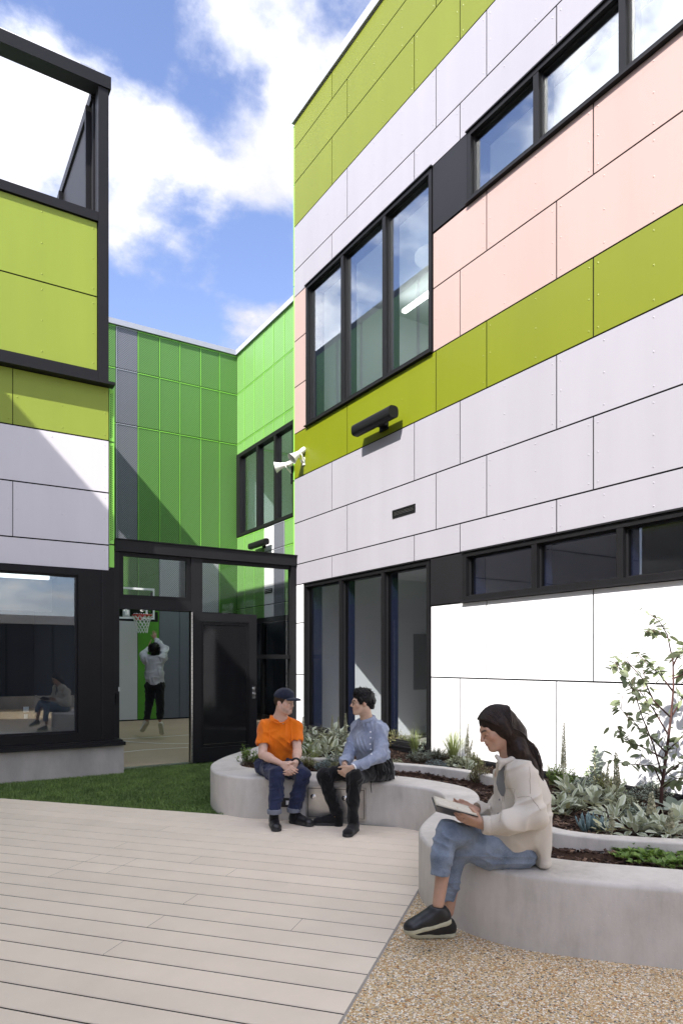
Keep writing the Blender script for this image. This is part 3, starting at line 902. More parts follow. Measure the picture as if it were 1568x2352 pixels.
while QF - (k + 1) * BW > -1.2:
    q1 = QF - k * BW; q0 = q1 - BW + .0115
    js = sorted(JOINTS.get(k, []), reverse=True)
    if not js: js = [PR - rng.uniform(.6, 3.2)] if k > 24 else [PR - rng.uniform(4.6, 6.5)]
    while js[-1] > -9: js.append(js[-1] - rng.uniform(3.4, 4.0))
    ends = [PR] + js
    for a, b in zip(ends[:-1], ends[1:]):
        a_, b_ = a - .0012, b + .0012
        m = MB(); c = .004                            # eased long edges
        sec = [(q0, -.028), (q1, -.028), (q1, -c), (q1 - c, 0), (q0 + c, 0), (q0, -c)]
        vs = [PQ(b_, q, z) for q, z in sec] + [PQ(a_, q, z) for q, z in sec]; n = 6
        m.add(vs, [tuple(reversed(range(n))), tuple(range(n, 2 * n))] + [(i, (i + 1) % n, n + (i + 1) % n, n + i) for i in range(n)])
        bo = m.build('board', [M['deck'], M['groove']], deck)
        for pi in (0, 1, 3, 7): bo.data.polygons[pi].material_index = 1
    k += 1
M['alu'] = pm('edge_angle', (.30, .27, .24), .5, .5)
ea = MB()
ea.obox(Vector(PQ(PR + .0065, .5, -.01)), DE, DQ, (0, 0, 1), .0055, 4.7, .012)
eo = ea.build('edge_trim', M['alu'], deck)

# --- resin-bound gravel
def gravel_mat():
    m, nt, b, N, L = _nodes('resin_gravel')
    geo = N.new('ShaderNodeNewGeometry')
    vo = N.new('ShaderNodeTexVoronoi'); vo.inputs['Scale'].default_value = 125; vo.feature = 'F1'
    L.new(geo.outputs['Position'], vo.inputs['Vector'])
    ramp = N.new('ShaderNodeValToRGB'); ramp.color_ramp.interpolation = 'CONSTANT'
    el = ramp.color_ramp.elements
    stops = [(0, (.50, .34, .16)), (.20, (.62, .47, .27)), (.40, (.42, .20, .05)), (.52, (.70, .62, .50)), (.68, (.55, .40, .20)), (.80, (.30, .27, .22)), (.88, (.78, .73, .64)), (.95, (.06, .055, .05))]
    el[0].position, el[0].color = stops[0][0], (*stops[0][1], 1)
    el[1].position, el[1].color = stops[1][0], (*stops[1][1], 1)
    for p, c in stops[2:]:
        e = el.new(p); e.color = (*c, 1)
    sep = N.new('ShaderNodeSeparateColor'); L.new(vo.outputs['Color'], sep.inputs[0])
    L.new(sep.outputs[0], ramp.inputs[0])
    big = N.new('ShaderNodeTexNoise'); big.inputs['Scale'].default_value = 2.2; big.inputs['Detail'].default_value = 4
    L.new(geo.outputs['Position'], big.inputs['Vector'])
    mr = N.new('ShaderNodeMapRange'); mr.inputs['To Min'].default_value = 1.05; mr.inputs['To Max'].default_value = 1.5
    L.new(big.outputs['Fac'], mr.inputs['Value'])
    hs = N.new('ShaderNodeHueSaturation'); L.new(ramp.outputs[0], hs.inputs['Color']); L.new(mr.outputs[0], hs.inputs['Value'])
    edge = N.new('ShaderNodeTexVoronoi'); edge.feature = 'DISTANCE_TO_EDGE'; edge.inputs['Scale'].default_value = 125
    L.new(geo.outputs['Position'], edge.inputs['Vector'])
    em = N.new('ShaderNodeMapRange'); em.inputs['From Max'].default_value = .10; em.inputs['To Min'].default_value = .25
    L.new(edge.outputs['Distance'], em.inputs['Value'])
    mx = N.new('ShaderNodeMix'); mx.data_type = 'RGBA'; mx.blend_type = 'MULTIPLY'; mx.inputs['Factor'].default_value = 1
    L.new(hs.outputs[0], mx.inputs['A']); L.new(em.outputs[0], mx.inputs['B'])
    L.new(mx.outputs['Result'], b.inputs['Base Color'])
    b.inputs['Roughness'].default_value = .5
    bp = N.new('ShaderNodeBump'); bp.inputs['Strength'].default_value = .9; bp.inputs['Distance'].default_value = .004
    L.new(edge.outputs['Distance'], bp.inputs['Height']); L.new(bp.outputs[0], b.inputs['Normal'])
    return m


M['gravel'] = gravel_mat()
gv = MB().add([PQ(PR + .012, -4.5), PQ(8, -4.5), PQ(8, 5.2), PQ(PR + .012, 5.2)], [(0, 1, 2, 3)]).build('gravel_path', M['gravel'])
tag(gv, kind='structure')

# --- artificial turf
M['turf_base'] = pm('turf_backing', (.030, .055, .014), .9, .1, var=.3, vscale=8)
tb = MB().add([(-3.2, GY - .01, .0), (-3.2, 9.6, .0), PQ(-12, QF + .005), PQ(0.9, QF + .005), (4.2, 8.0, .0), (5.2, GY - .01, 0)], [(0, 1, 2, 3, 4, 5)])
tb.v = [(v[0], v[1], -.006) for v in tb.v]
tag(tb.build('turf_ground', M['turf_base']), kind='structure')


def grass_mat():
    m, nt, b, N, L = _nodes('turf_blades')
    geo = N.new('ShaderNodeNewGeometry')
    nz = N.new('ShaderNodeTexNoise'); nz.inputs['Scale'].default_value = 3.2; nz.inputs['Detail'].default_value = 5
    L.new(geo.outputs['Position'], nz.inputs['Vector'])
    mx = N.new('ShaderNodeMix'); mx.data_type = 'RGBA'
    mx.inputs['A'].default_value = (.07, .125, .022, 1); mx.inputs['B'].default_value = (.19, .29, .07, 1)
    L.new(geo.outputs['Random Per Island'], mx.inputs['Factor'])
    m2 = N.new('ShaderNodeMix'); m2.data_type = 'RGBA'; m2.blend_type = 'MULTIPLY'; m2.inputs['Factor'].default_value = 1
    mr = N.new('ShaderNodeMapRange'); mr.inputs['From Min'].default_value = .3; mr.inputs['From Max'].default_value = .7
    mr.inputs['To Min'].default_value = .75; mr.inputs['To Max'].default_value = 1.35
    L.new(nz.outputs['Fac'], mr.inputs['Value'])
    L.new(mx.outputs['Result'], m2.inputs['A']); L.new(mr.outputs[0], m2.inputs['B'])
    L.new(m2.outputs['Result'], b.inputs['Base Color'])
    b.inputs['Roughness'].default_value = .5
    return m


M['grass'] = grass_mat()
NB = 85000
u = np.random.rand(NB * 2); v = np.random.rand(NB * 2)
gx = -1.2 + 6.2 * u; gy = 5.4 + 4.25 * v
q = gx * DQ.x + gy * DQ.y
keep = (q > QF - .012) & (gy < GY - .03) & ~((gx < 2.40) & (gy > LY - .02)) & (gx < 4.3)
gx, gy = gx[keep], gy[keep]; n = len(gx)
ang = np.random.rand(n) * 2 * math.pi; h = .015 + .011 * np.random.rand(n); lean = .014 * np.random.randn(n, 2)
wd = .0028
gv_ = np.zeros((n, 3, 3), np.float32)
gv_[:, 0] = np.stack([gx - wd * np.cos(ang), gy - wd * np.sin(ang), np.full(n, -.006)], 1)
gv_[:, 1] = np.stack([gx + wd * np.cos(ang), gy + wd * np.sin(ang), np.full(n, -.006)], 1)
gv_[:, 2] = np.stack([gx + lean[:, 0], gy + lean[:, 1], h], 1)
go = np_mesh('artificial_turf', gv_.reshape(-1, 3), np.arange(3 * n).reshape(-1, 3), M['grass'])
tag(go, 'short green artificial turf between the deck and the gate', 'turf', kind='stuff')
# ================================================================== CONCRETE PLANTER BENCH
PAIRS = [((5.19, 9.30), (5.19, 8.95)), ((4.6, 8.9), (4.75, 8.52)), ((3.84, 8.18), (4.1, 7.9)), ((3.2, 7.6), (3.5, 7.42)),
         ((2.84, 7.17), (3.18, 7.1)), ((2.66, 6.80), (3.02, 6.86)), ((2.58, 6.40), (3.00, 6.62)), ((2.69, 6.07), (3.10, 6.40)),
         ((2.89, 5.865), (3.28, 6.18)), ((3.2, 5.567), (3.58, 5.85)), ((3.5, 5.275), (3.86, 5.53)), ((3.67, 5.055), (4.03, 5.29)),
         ((3.785, 4.81), (4.13, 4.98)), ((3.82, 4.58), (4.17, 4.62)), ((3.74, 4.36), (4.11, 4.38)), ((3.56, 4.14), (3.93, 4.12)),
         ((3.3, 3.93), (3.66, 3.87)), ((3.02, 3.72), (3.36, 3.63)), ((2.84, 3.55), (3.17, 3.42)), ((2.71, 3.35), (3.07, 3.22)),
         ((2.62, 3.10), (3.03, 3.02)), ((2.60, 2.83), (3.03, 2.80)), ((2.67, 2.56), (3.08, 2.64)), ((2.8, 2.36), (3.20, 2.46)),
         ((2.98, 2.14), (3.39, 2.24)), ((3.19, 1.915), (3.57, 2.04)), ((3.65, 1.46), (3.98, 1.68)), ((4.3, .92), (4.6, 1.17)), ((5.19, .25), (5.19, .72))]


def catmull(P, n=6):
    P = [Vector((*p, 0)) for p in P]; out = []
    for i in range(len(P) - 1):
        p0, p1, p2, p3 = P[max(i - 1, 0)], P[i], P[i + 1], P[min(i + 2, len(P) - 1)]
        for k in range(n):
            t = k / n
            out.append(.5 * ((2 * p1) + (p2 - p0) * t + (2 * p0 - 5 * p1 + 4 * p2 - p3) * t * t + (3 * p1 - p0 - 3 * p2 + p3) * t ** 3))
    out.append(P[-1]); return out


OUT = catmull([p[0] for p in PAIRS]); INN = catmull([p[1] for p in PAIRS])
H = .39


def sweep(outer, inner, z0, h, r, zi):
    """solid ring section between two matching outlines with rounded arrises"""
    mb = MB(); n = len(outer); rows = []
    for o, i in zip(outer, inner):
        d = (i - o).normalized(); L_ = (i - o).length
        sec = [(0, z0), (0, h - r)]
        for k in range(1, 5):
            a = math.pi / 2 * k / 4; sec.append((r - r * math.cos(a), h - r + r * math.sin(a)))
        q = r * .7
        for k in range(0, 4):
            a = math.pi / 2 * k / 3; sec.append((L_ - q + q * math.sin(a), h - q + q * math.cos(a)))
        sec.append((L_, zi))
        rows.append([o + d * s + Vector((0, 0, z)) for s, z in sec])
    m = len(rows[0]); vs = [v for r_ in rows for v in r_]
    fs = [(i * m + k, i * m + k + 1, (i + 1) * m + k + 1, (i + 1) * m + k) for i in range(n - 1) for k in range(m - 1)]
    return mb.add(vs, fs)


def concrete_mat():
    m, nt, b, N, L = _nodes('cast_concrete')
    geo = N.new('ShaderNodeNewGeometry')
    def noise(scale, detail, vec, rough=.6):
        n = N.new('ShaderNodeTexNoise'); n.inputs['Scale'].default_value = scale; n.inputs['Detail'].default_value = detail
        n.inputs['Roughness'].default_value = rough; L.new(vec, n.inputs['Vector']); return n.outputs['Fac']
    mp = N.new('ShaderNodeMapping'); mp.inputs['Scale'].default_value = (1, 1, .25); L.new(geo.outputs['Position'], mp.inputs['Vector'])
    a = noise(2.2, 7, geo.outputs['Position']); c = noise(16, 6, mp.outputs[0], .7); f = noise(90, 3, geo.outputs['Position'])
    add = N.new('ShaderNodeMath'); add.operation = 'ADD'; L.new(a, add.inputs[0])
    ml = N.new('ShaderNodeMath'); ml.operation = 'MULTIPLY'; ml.inputs[1].default_value = .45; L.new(c, ml.inputs[0]); L.new(ml.outputs[0], add.inputs[1])
    rp = N.new('ShaderNodeValToRGB'); e = rp.color_ramp.elements
    e[0].position = .48; e[0].color = (.39, .36, .32, 1); e[1].position = .95; e[1].color = (.62, .58, .525, 1)
    k = e.new(.70); k.color = (.52, .485, .435, 1)
    L.new(add.outputs[0], rp.inputs[0]); L.new(rp.outputs[0], b.inputs['Base Color'])
    b.inputs['Roughness'].default_value = .72
    vo = N.new('ShaderNodeTexVoronoi'); vo.inputs['Scale'].default_value = 34; L.new(geo.outputs['Position'], vo.inputs['Vector'])
    pit = N.new('ShaderNodeMapRange'); pit.inputs['From Max'].default_value = .12; L.new(vo.outputs['Distance'], pit.inputs['Value'])
    hs = N.new('ShaderNodeMath'); hs.operation = 'MULTIPLY_ADD'; hs.inputs[1].default_value = .35; L.new(f, hs.inputs[0]); L.new(pit.outputs[0], hs.inputs[2])
    bp = N.new('ShaderNodeBump'); bp.inputs['Strength'].default_value = .35; bp.inputs['Distance'].default_value = .006
    L.new(hs.outputs[0], bp.inputs['Height']); L.new(bp.outputs[0], b.inputs['Normal'])
    return m


M['cast'] = concrete_mat()
planter = thing('planter_bench', 'long winding cast concrete bench wall that holds the garden bed', 'bench', (3.2, 5, 0))
sweep(OUT, INN, -.05, H, .024, .2).build('wall', M['cast'], planter, True)
CF = catmull([(3.62, 7.15), (3.55, 6.85), (3.60, 6.55), (3.78, 6.28), (4.0, 5.97), (4.2, 5.62), (4.38, 5.25), (4.47, 4.9), (4.47, 4.55), (4.36, 4.27), (4.1, 4.0), (3.77, 3.72),
              (3.52, 3.42), (3.37, 3.12), (3.34, 2.87), (3.42, 2.66), (3.56, 2.49), (3.77, 2.28), (4.2, 1.93), (4.7, 1.55), (5.2, 1.25)])
def offset(P, w):
    o = []
    for i, p in enumerate(P):
        t = (P[min(i + 1, len(P) - 1)] - P[max(i - 1, 0)]).normalized(); o.append(p + Vector((-t.y, t.x, 0)) * w)
    return o
sweep(CF, offset(CF, .115), .25, .452, .012, .25).build('inner_kerb', M['cast'], planter, True)


def face_at(i0, s):
    """frame on the front face: walk s metres along OUT from control point i0"""
    i = i0 * 6; p = OUT[i].copy(); acc = 0
    while i < len(OUT) - 1:
        d = (OUT[i + 1] - OUT[i]).length
        if acc + d >= s:
            t = (OUT[i + 1] - OUT[i]).normalized(); return OUT[i] + t * (s - acc), t, Vector((t.y, -t.x, 0)) * -1
        acc += d; i += 1


def face_box(mb, s0, s1, z0, z1, t0, t1, i0=8, chord=(.36, .93)):
    """box on the straight chord of the front face between two arc lengths"""
    A, _, _ = face_at(i0, chord[0]); B, _, _ = face_at(i0, chord[1]); u = (B - A).normalized(); nrm = Vector((u.y, -u.x, 0))
    if nrm.dot(Vector((-1, -1, 0))) < 0: nrm = -nrm
    ln = (B - A).length / (chord[1] - chord[0]); p0 = A + u * (s0 - chord[0]) * ln; p1 = A + u * (s1 - chord[0]) * ln
    c = (p0 + p1) / 2 + nrm * FOUT
    return mb.obox(c + nrm * ((t0 + t1) / 2) + Vector((0, 0, (z0 + z1) / 2)), u, nrm, (0, 0, 1), (p1 - p0).length / 2, abs(t1 - t0) / 2, (z1 - z0) / 2)


FOUT = .012
# steel hatch between the two men, and the black socket plate
M['hatch'] = pm('hatch_steel', (.56, .53, .49), .34, .5, .85, var=.12, vscale=9)
hf = MB(); face_box(hf, .36, .93, .315, .33, -.02, .004); face_box(hf, .36, .93, .03, .045, -.02, .004); face_box(hf, .36, .375, .045, .315, -.02, .004); face_box(hf, .915, .93, .045, .315, -.02, .004)
hfo = hf.build('hatch_frame', M['hatch'], planter)
hg_ = MB(); face_box(hg_, .376, .914, .046, .314, -.03, .0005); hg_.build('hatch_gap', M['void'], hfo)
for s0, s1, kx in ((.38, .642, .43), (.648, .91, .73)):
    d_ = MB(); face_box(d_, s0, s1, .05, .31, -.01, .003); dd = d_.build('hatch_door', M['hatch'], hfo)
    A, _, _ = face_at(8, .36); B, _, _ = face_at(8, .93); u = (B - A).normalized(); nn = Vector((u.y, -u.x, 0)); nn = nn if nn.dot(Vector((-1, -1, 0))) > 0 else -nn; p = A + u * (kx - .36) + nn * FOUT
    MB().lathe(p + nn * .003 + Vector((0, 0, .235)), nn, [(0, .026), (.006, .026), (.008, .018), (.012, .014), (.014, .001)], 16).build('hatch_knob', M['chrome'], dd)
M['plate'] = pm('black_plate', (.012, .012, .013), .4, .5)
so = MB(); face_box(so, .005, .235, .125, .21, -.03, .006, 8, (.0, .24))
soo = so.build('socket_plate', M['plate'], planter)
for s0, s1 in ((.035, .075), (.165, .20)):
    x_ = MB(); face_box(x_, s0, s1, .148, .188, .006, .009, 8, (.0, .24)); x_.build('socket_cover', M['lamp_white'], soo)

# ------------------------------------------------------------------ soil and bark mulch
M['soil'] = pm('bark_soil', (.045, .027, .018), .95, .1, var=.5, vscale=14, bump=.8, bscale=70)
SX = np.linspace(0, 1, 30)
def soil_z(x, y, e):
    zz = np.where(e < .26, .335, .368) + .012 * np.sin(x * 7 + 1.3 * y) * np.cos(y * 5.3) + .008 * np.sin(x * 23 + y * 17)
    return zz
sv = []
for p in INN:
    x = p.x - .02 + (5.222 - p.x) * SX; e = x - p.x
    sv.append(np.stack([x, np.full_like(x, p.y), soil_z(x, p.y, e)], 1))
sv = np.concatenate(sv); m_ = len(SX)
sf_ = [(i * m_ + k, (i + 1) * m_ + k, (i + 1) * m_ + k + 1, i * m_ + k + 1) for i in range(len(INN) - 1) for k in range(m_ - 1)]
tag(np_mesh('soil', sv, np.array(sf_), M['soil'], smooth=True), kind='structure')


def boxes(c, ax, hl, hw, ht):
    """many slivers: centres, unit axes (n,3,3), half sizes"""
    n = len(c); sg = np.array([(-1, -1, -1), (1, -1, -1), (1, 1, -1), (-1, 1, -1), (-1, -1, 1), (1, -1, 1), (1, 1, 1), (-1, 1, 1)], float)
    h = np.stack([hl, hw, ht], 1)
    V = c[:, None, :] + np.einsum('kj,nj,njc->nkc', sg, h, ax)
    F = np.array([(0, 3, 2, 1), (4, 5, 6, 7), (0, 1, 5, 4), (1, 2, 6, 5), (2, 3, 7, 6), (3, 0, 4, 7)])
    return V.reshape(-1, 3), (F[None] + 8 * np.arange(n)[:, None, None]).reshape(-1, 4)


def mulch_mat():
    m, nt, b, N, L = _nodes('bark_chips')
    geo = N.new('ShaderNodeNewGeometry'); rp = N.new('ShaderNodeValToRGB'); e = rp.color_ramp.elements
    e[0].color = (.022, .012, .008, 1); e[1].color = (.22, .135, .085, 1); k = e.new(.6); k.color = (.075, .040, .025, 1)
    L.new(geo.outputs['Random Per Island'], rp.inputs[0]); L.new(rp.outputs[0], b.inputs['Base Color']); b.inputs['Roughness'].default_value = .85
    return m


M['mulch'] = mulch_mat()
rs = np.random.RandomState(11)
NM = 13000
ii = rs.randint(0, len(INN) - 1, NM); tt = rs.rand(NM)
ip = np.array([(p.x, p.y) for p in INN])
base = ip[ii] * (1 - tt[:, None]) + ip[ii + 1] * tt[:, None]
e = rs.rand(NM) ** 1.15 * (5.15 - base[:, 0])
c = np.stack([base[:, 0] + e, base[:, 1], np.zeros(NM)], 1)
ck = (c[:, 1] < 8.2) & (c[:, 1] > 1.2)
c = c[ck]; e = e[ck]; n = len(c)
c[:, 2] = soil_z(c[:, 0], c[:, 1], e) + rs.rand(n) * .014
yaw = rs.rand(n) * 6.28; pit = rs.randn(n) * .35; rol = rs.randn(n) * .5
cy, sy, cp, sp, cr_, sr = np.cos(yaw), np.sin(yaw), np.cos(pit), np.sin(pit), np.cos(rol), np.sin(rol)
a0 = np.stack([cy * cp, sy * cp, sp], 1); a1 = np.stack([-sy * cr_ - cy * sp * sr, cy * cr_ - sy * sp * sr, cp * sr], 1); a2 = np.cross(a0, a1)
V_, F_ = boxes(c, np.stack([a0, a1, a2], 1), .008 + .018 * rs.rand(n), .003 + .006 * rs.rand(n), .0015 + .002 * rs.rand(n))
tag(np_mesh('bark_mulch', V_, F_, M['mulch']), 'loose dark brown bark mulch over the garden bed', 'mulch', kind='stuff')


# ================================================================== PLANTS
def leaf_mat(name, c, tip=None, rough=.6, trans=.25, var=.25):
    m, nt, b, N, L = _nodes(name)
    oi = N.new('ShaderNodeObjectInfo'); geo = N.new('ShaderNodeNewGeometry')
    ad = N.new('ShaderNodeMath'); ad.operation = 'ADD'; L.new(oi.outputs['Random'], ad.inputs[0]); L.new(geo.outputs['Random Per Island'], ad.inputs[1])
    fr = N.new('ShaderNodeMath'); fr.operation = 'FRACT'; L.new(ad.outputs[0], fr.inputs[0])
    mx = N.new('ShaderNodeMix'); mx.data_type = 'RGBA'
    mx.inputs['A'].default_value = (*[x * (1 - var) for x in c], 1)
    t = tip or [x * (1 + var) for x in c]
    mx.inputs['B'].default_value = (*t, 1)
    L.new(fr.outputs[0], mx.inputs['Factor'])
    L.new(mx.outputs['Result'], b.inputs['Base Color'])
    b.inputs['Roughness'].default_value = rough
    out = [n for n in N if n.type == 'OUTPUT_MATERIAL'][0]
    tl = N.new('ShaderNodeBsdfTranslucent'); L.new(mx.outputs['Result'], tl.inputs['Color'])
    ms = N.new('ShaderNodeMixShader'); ms.inputs['Fac'].default_value = trans
    L.new(b.outputs[0], ms.inputs[1]); L.new(tl.outputs[0], ms.inputs[2]); L.new(ms.outputs[0], out.inputs['Surface'])
    return m


M['woolly'] = leaf_mat('woolly_leaf', (.33, .37, .22), (.55, .58, .40), .85)
M['woolly_y'] = leaf_mat('fading_woolly_leaf', (.42, .40, .18), (.56, .55, .32), .85)
M['edge'] = leaf_mat('silver_down', (.55, .58, .46), None, .9, .1, .08)
M['gum'] = leaf_mat('gum_leaf', (.12, .16, .075), (.28, .32, .18), .5, .3)
M['green'] = leaf_mat('fresh_leaf', (.11, .22, .035), (.24, .36, .07), .5, .3)
M['silver'] = leaf_mat('silver_leaf', (.20, .25, .19), (.36, .41, .33), .8, .15)
M['blue'] = leaf_mat('blue_finger', (.14, .24, .25), (.28, .38, .37), .6, .1)
M['blade'] = leaf_mat('grass_blade', (.16, .22, .05), (.34, .38, .14), .6, .3)
M['yellow'] = leaf_mat('yellow_leaf', (.22, .25, .08), (.42, .42, .19), .6, .25)
M['stalk'] = leaf_mat('flower_stalk', (.30, .31, .18), (.50, .47, .32), .85, .1)
M['bark'] = pm('young_bark', (.07, .035, .03), .7, .2, var=.3, vscale=30)
M['twig'] = pm('twig', (.10, .075, .05), .8, .2)


def leaf_mesh(name, L_, W, droop, fold, mat, shape=.42, rim=None, nseg=5):
    """one leaf: a bent blade along +X, midrib folded, widest at `shape`"""
    vs = []; fs = []; mi = []
    cols = (-1, -.55, 0, .55, 1) if rim else (-1, 0, 1)
    nc = len(cols)
    for i in range(nseg + 1):
        t = i / nseg
        w = W / 2 * (math.sin(math.pi * t ** (math.log(.5) / math.log(shape))) ** .62 if 0 < t < 1 else .0) + (.0012 if i in (0, nseg) else 0)
        x = L_ * t; z = -droop * L_ * t * t
        for cc in cols:
            vs.append((x, cc * w, z + abs(cc) * w * fold - (.15 * w if rim and abs(cc) == 1 else 0)))
        if i:
            for k in range(nc - 1):
                a = (i - 1) * nc + k; fs.append((a, a + 1, a + nc + 1, a + nc)); mi.append(1 if rim and k in (0, nc - 2) else 0)
    me = bpy.data.meshes.new(name); me.from_pydata(vs, [], fs)
    me.materials.append(mat)
    if rim: me.materials.append(rim)
    me.polygons.foreach_set('material_index', mi); me.shade_smooth(); me.update()
    return me


WOOL = [leaf_mesh('leaf', 1, .46, d, .28, M['woolly'], .52, M['edge'], 6) for d in (.2, .45, .75)]
WOOLY = [leaf_mesh('leaf', 1, .42, d, .2, M['woolly_y'], .45) for d in (.3, .6)]
CAB = [leaf_mesh('leaf', 1, .52, d, .2, M['silver'], .5) for d in (.2, .5)]
GUM = [leaf_mesh('leaf', 1, w, d, .12, M['gum'], sh) for w, d, sh in ((.52, .1, .42), (.40, .3, .40), (.62, .15, .45), (.30, .1, .4))]
prng = random.Random(21)


def place_leaf(me, root, p, yaw, pitch, size, roll=0, wid=1.0):
    o = bpy.data.objects.new('leaf', me); COL.objects.link(o); o.parent = root; OFF[o] = OFF[root]
    o.location = Vector(p) - OFF[root]
    o.rotation_euler = Euler((roll, -pitch, yaw), 'XYZ'); o.scale = (size, size * wid, size)
    return o


def soil_at(px, py, z=.37):
    d = (EYE - z) * 1568 / (py - 1521); return at(px, py, d), d


def spike_mb(p, h, lean, r, mb, seed):
    r_ = random.Random(seed); p = Vector(p); top = p + Vector((lean[0], lean[1], h))
    pts = [p.lerp(top, k / 6) + Vector((math.sin(k * 1.1 + seed) * .006, math.cos(k * 1.7 + seed) * .006, 0)) for k in range(7)]
    mb.tube(pts, [.006, .0055, .005, .0045, .004, .003, .002], 5)
    n = int(h * 130)
    for k in range(n):
        t = .38 + .62 * k / n; c = p.lerp(top, t); a = k * 2.4; rr = r * (1.15 - t * .85)
        d = Vector((math.cos(a), math.sin(a), .55)).normalized(); b = c + d * rr
        s = d.cross(Vector((0, 0, 1))).normalized() * rr * .55; u = Vector((0, 0, rr * .55))
        mb.add([c, b + s, b + u, b - s, b - u * .6], [(0, 1, 2), (0, 2, 3), (0, 3, 4), (0, 4, 1), (1, 4, 3, 2)])
    return mb


def lambs_ear(px, py, size, n, label, spikes=(), yellow=.25, z=.37, tall=.10):
    p, d = soil_at(px, py, z)
    t = thing('woolly_plant', label, 'plant', p, 'woolly silver leaved plants in the bed')
    n = int(n * 1.8)
    for k in range(n):
        a = k * 2.399 + prng.uniform(-.6, .6); f = k / n
        pitch = math.radians(74 - 66 * f + prng.uniform(-20, 20)); s = size * .66 * (.55 + .5 * math.sin(math.pi * (.2 + .75 * f))) * prng.uniform(.7, 1.2)
        me = prng.choice(WOOLY) if (f > .55 and prng.random() < yellow) else prng.choice(WOOL)
        q = p + Vector((math.cos(a), math.sin(a), 0)) * prng.uniform(.0, .11) * (size / .15) + Vector((0, 0, prng.uniform(0, tall) * (1 - .7 * f) + .03 * (1 - f)))
        place_leaf(me, t, q, a, pitch, s, prng.uniform(-.7, .7))
    for i, (h, lx, ly, r) in enumerate(spikes):
        m = spike_mb(p + Vector((prng.uniform(-.04, .04), prng.uniform(-.04, .04), 0)), h, (lx, ly), r * 1.45, MB(), i + n)
        m.build('flower_spike', M['stalk'], t)
        for k in range(6):                            # small paired leaves up the stalk
            f = .12 + .09 * k; q = p + Vector((lx * f, ly * f, h * f)); a = k * 1.57 + .4
            place_leaf(prng.choice(WOOL), t, q, a, math.radians(20), size * (.42 - .04 * k))
    return t


def mini_leaves(mb, pts, L_, W, r_, up=.4):
    for p in pts:
        a = r_.uniform(0, 6.28); e = r_.uniform(-.3, 1.0) * up + .25
        d = Vector((math.cos(a) * math.cos(e), math.sin(a) * math.cos(e), math.sin(e))); s = d.cross(Vector((0, 0, 1)))
        if s.length < .1: s = Vector((1, 0, 0))
        s = s.normalized() * (W / 2); l = L_ * r_.uniform(.6, 1.2); nrm = s.cross(d).normalized() * (W * .25)
        mb.add([p, p + d * l * .5 + s + nrm, p + d * l, p + d * l * .5 - s + nrm], [(0, 1, 2), (0, 2, 3)])


def shrub(name, px, py, R, h, nst, per, L_, W, mat, label, up=.5, group=None, z=.365, cat='plant', loc=None):
    p = loc or soil_at(px, py, z)[0]; r_ = random.Random(int(px * 7 + py))
    t = thing(name, label, cat, p, group)
    st = MB(); fo = MB()
    for k in range(nst):
        a = r_.uniform(0, 6.28); rr = R * math.sqrt(r_.random()); hh = h * (1 - .55 * (rr / R) ** 2) * r_.uniform(.65, 1.1)
        tip = p + Vector((math.cos(a) * rr, math.sin(a) * rr, hh)); b = p + Vector((math.cos(a) * rr * .35, math.sin(a) * rr * .35, 0))
        mid = b.lerp(tip, .5) + Vector((r_.uniform(-1, 1), r_.uniform(-1, 1), .3)) * (.06 * R / .15)
        st.tube([b, mid, tip], [.0035, .0028, .0012], 4, False)
        for j in range(per):
            f = .25 + .75 * (j + r_.random()) / per
            q = b.lerp(mid, f * 2) if f < .5 else mid.lerp(tip, f * 2 - 1)
            mini_leaves(fo, [q], L_, W, r_, up)
    st.build('stem', M['twig'], t)
    tag(fo.build('foliage', mat, t), kind='stuff')
    return t


def tuft(px, py, h, R, n, label, mat='blade', z=.365):
    p = soil_at(px, py, z)[0]; r_ = random.Random(int(px * 3 + py)); mb = MB()
    for k in range(n):
        a = r_.uniform(0, 6.28); l = h * r_.uniform(.6, 1.1); out = R * r_.uniform(.2, 1.0); b = p + Vector((math.cos(a), math.sin(a), 0)) * r_.uniform(0, .03)
        s = Vector((-math.sin(a), math.cos(a), 0)) * .0026; vs = []
        for j in range(6):
            f = j / 5; q = b + Vector((math.cos(a), math.sin(a), 0)) * out * f ** 1.8 + Vector((0, 0, l * (f - .30 * f ** 3 * out / R))); w = (1 - f) ** .7 + .08
            vs += [q - s * w, q + s * w]
        mb.add(vs, [(2 * j, 2 * j + 1, 2 * j + 3, 2 * j + 2) for j in range(5)])
    vs0 = mb.build('grass_tuft', M[mat], None, False, p)
    return tag(vs0, label, 'grass', 'grass tufts in the bed')


def fingers(px, py, R, h, n, label):
    p = soil_at(px, py)[0]; r_ = random.Random(int(px)); t = thing('blue_succulent', label, 'succulent', p, 'blue finger succulents')
    mb = MB()
    for k in range(n):
        a = r_.uniform(0, 6.28); rr = r_.uniform(.15, 1) * R; hh = h * r_.uniform(.6, 1.1) * (1 - .35 * rr / R)
        b = p + Vector((math.cos(a), math.sin(a), 0)) * rr * .45; e = p + Vector((math.cos(a), math.sin(a), 0)) * rr * 1.15 + Vector((0, 0, hh))
        m = b.lerp(e, .55) + Vector((math.cos(a), math.sin(a), 0)) * rr * .12
        MB_ = mb.tube([b, m, e.lerp(m, .25), e], [.004, .0062, .0055, .001], 5)
    tag(mb.build('fingers', M['blue'], t, True), kind='stuff')
    return t


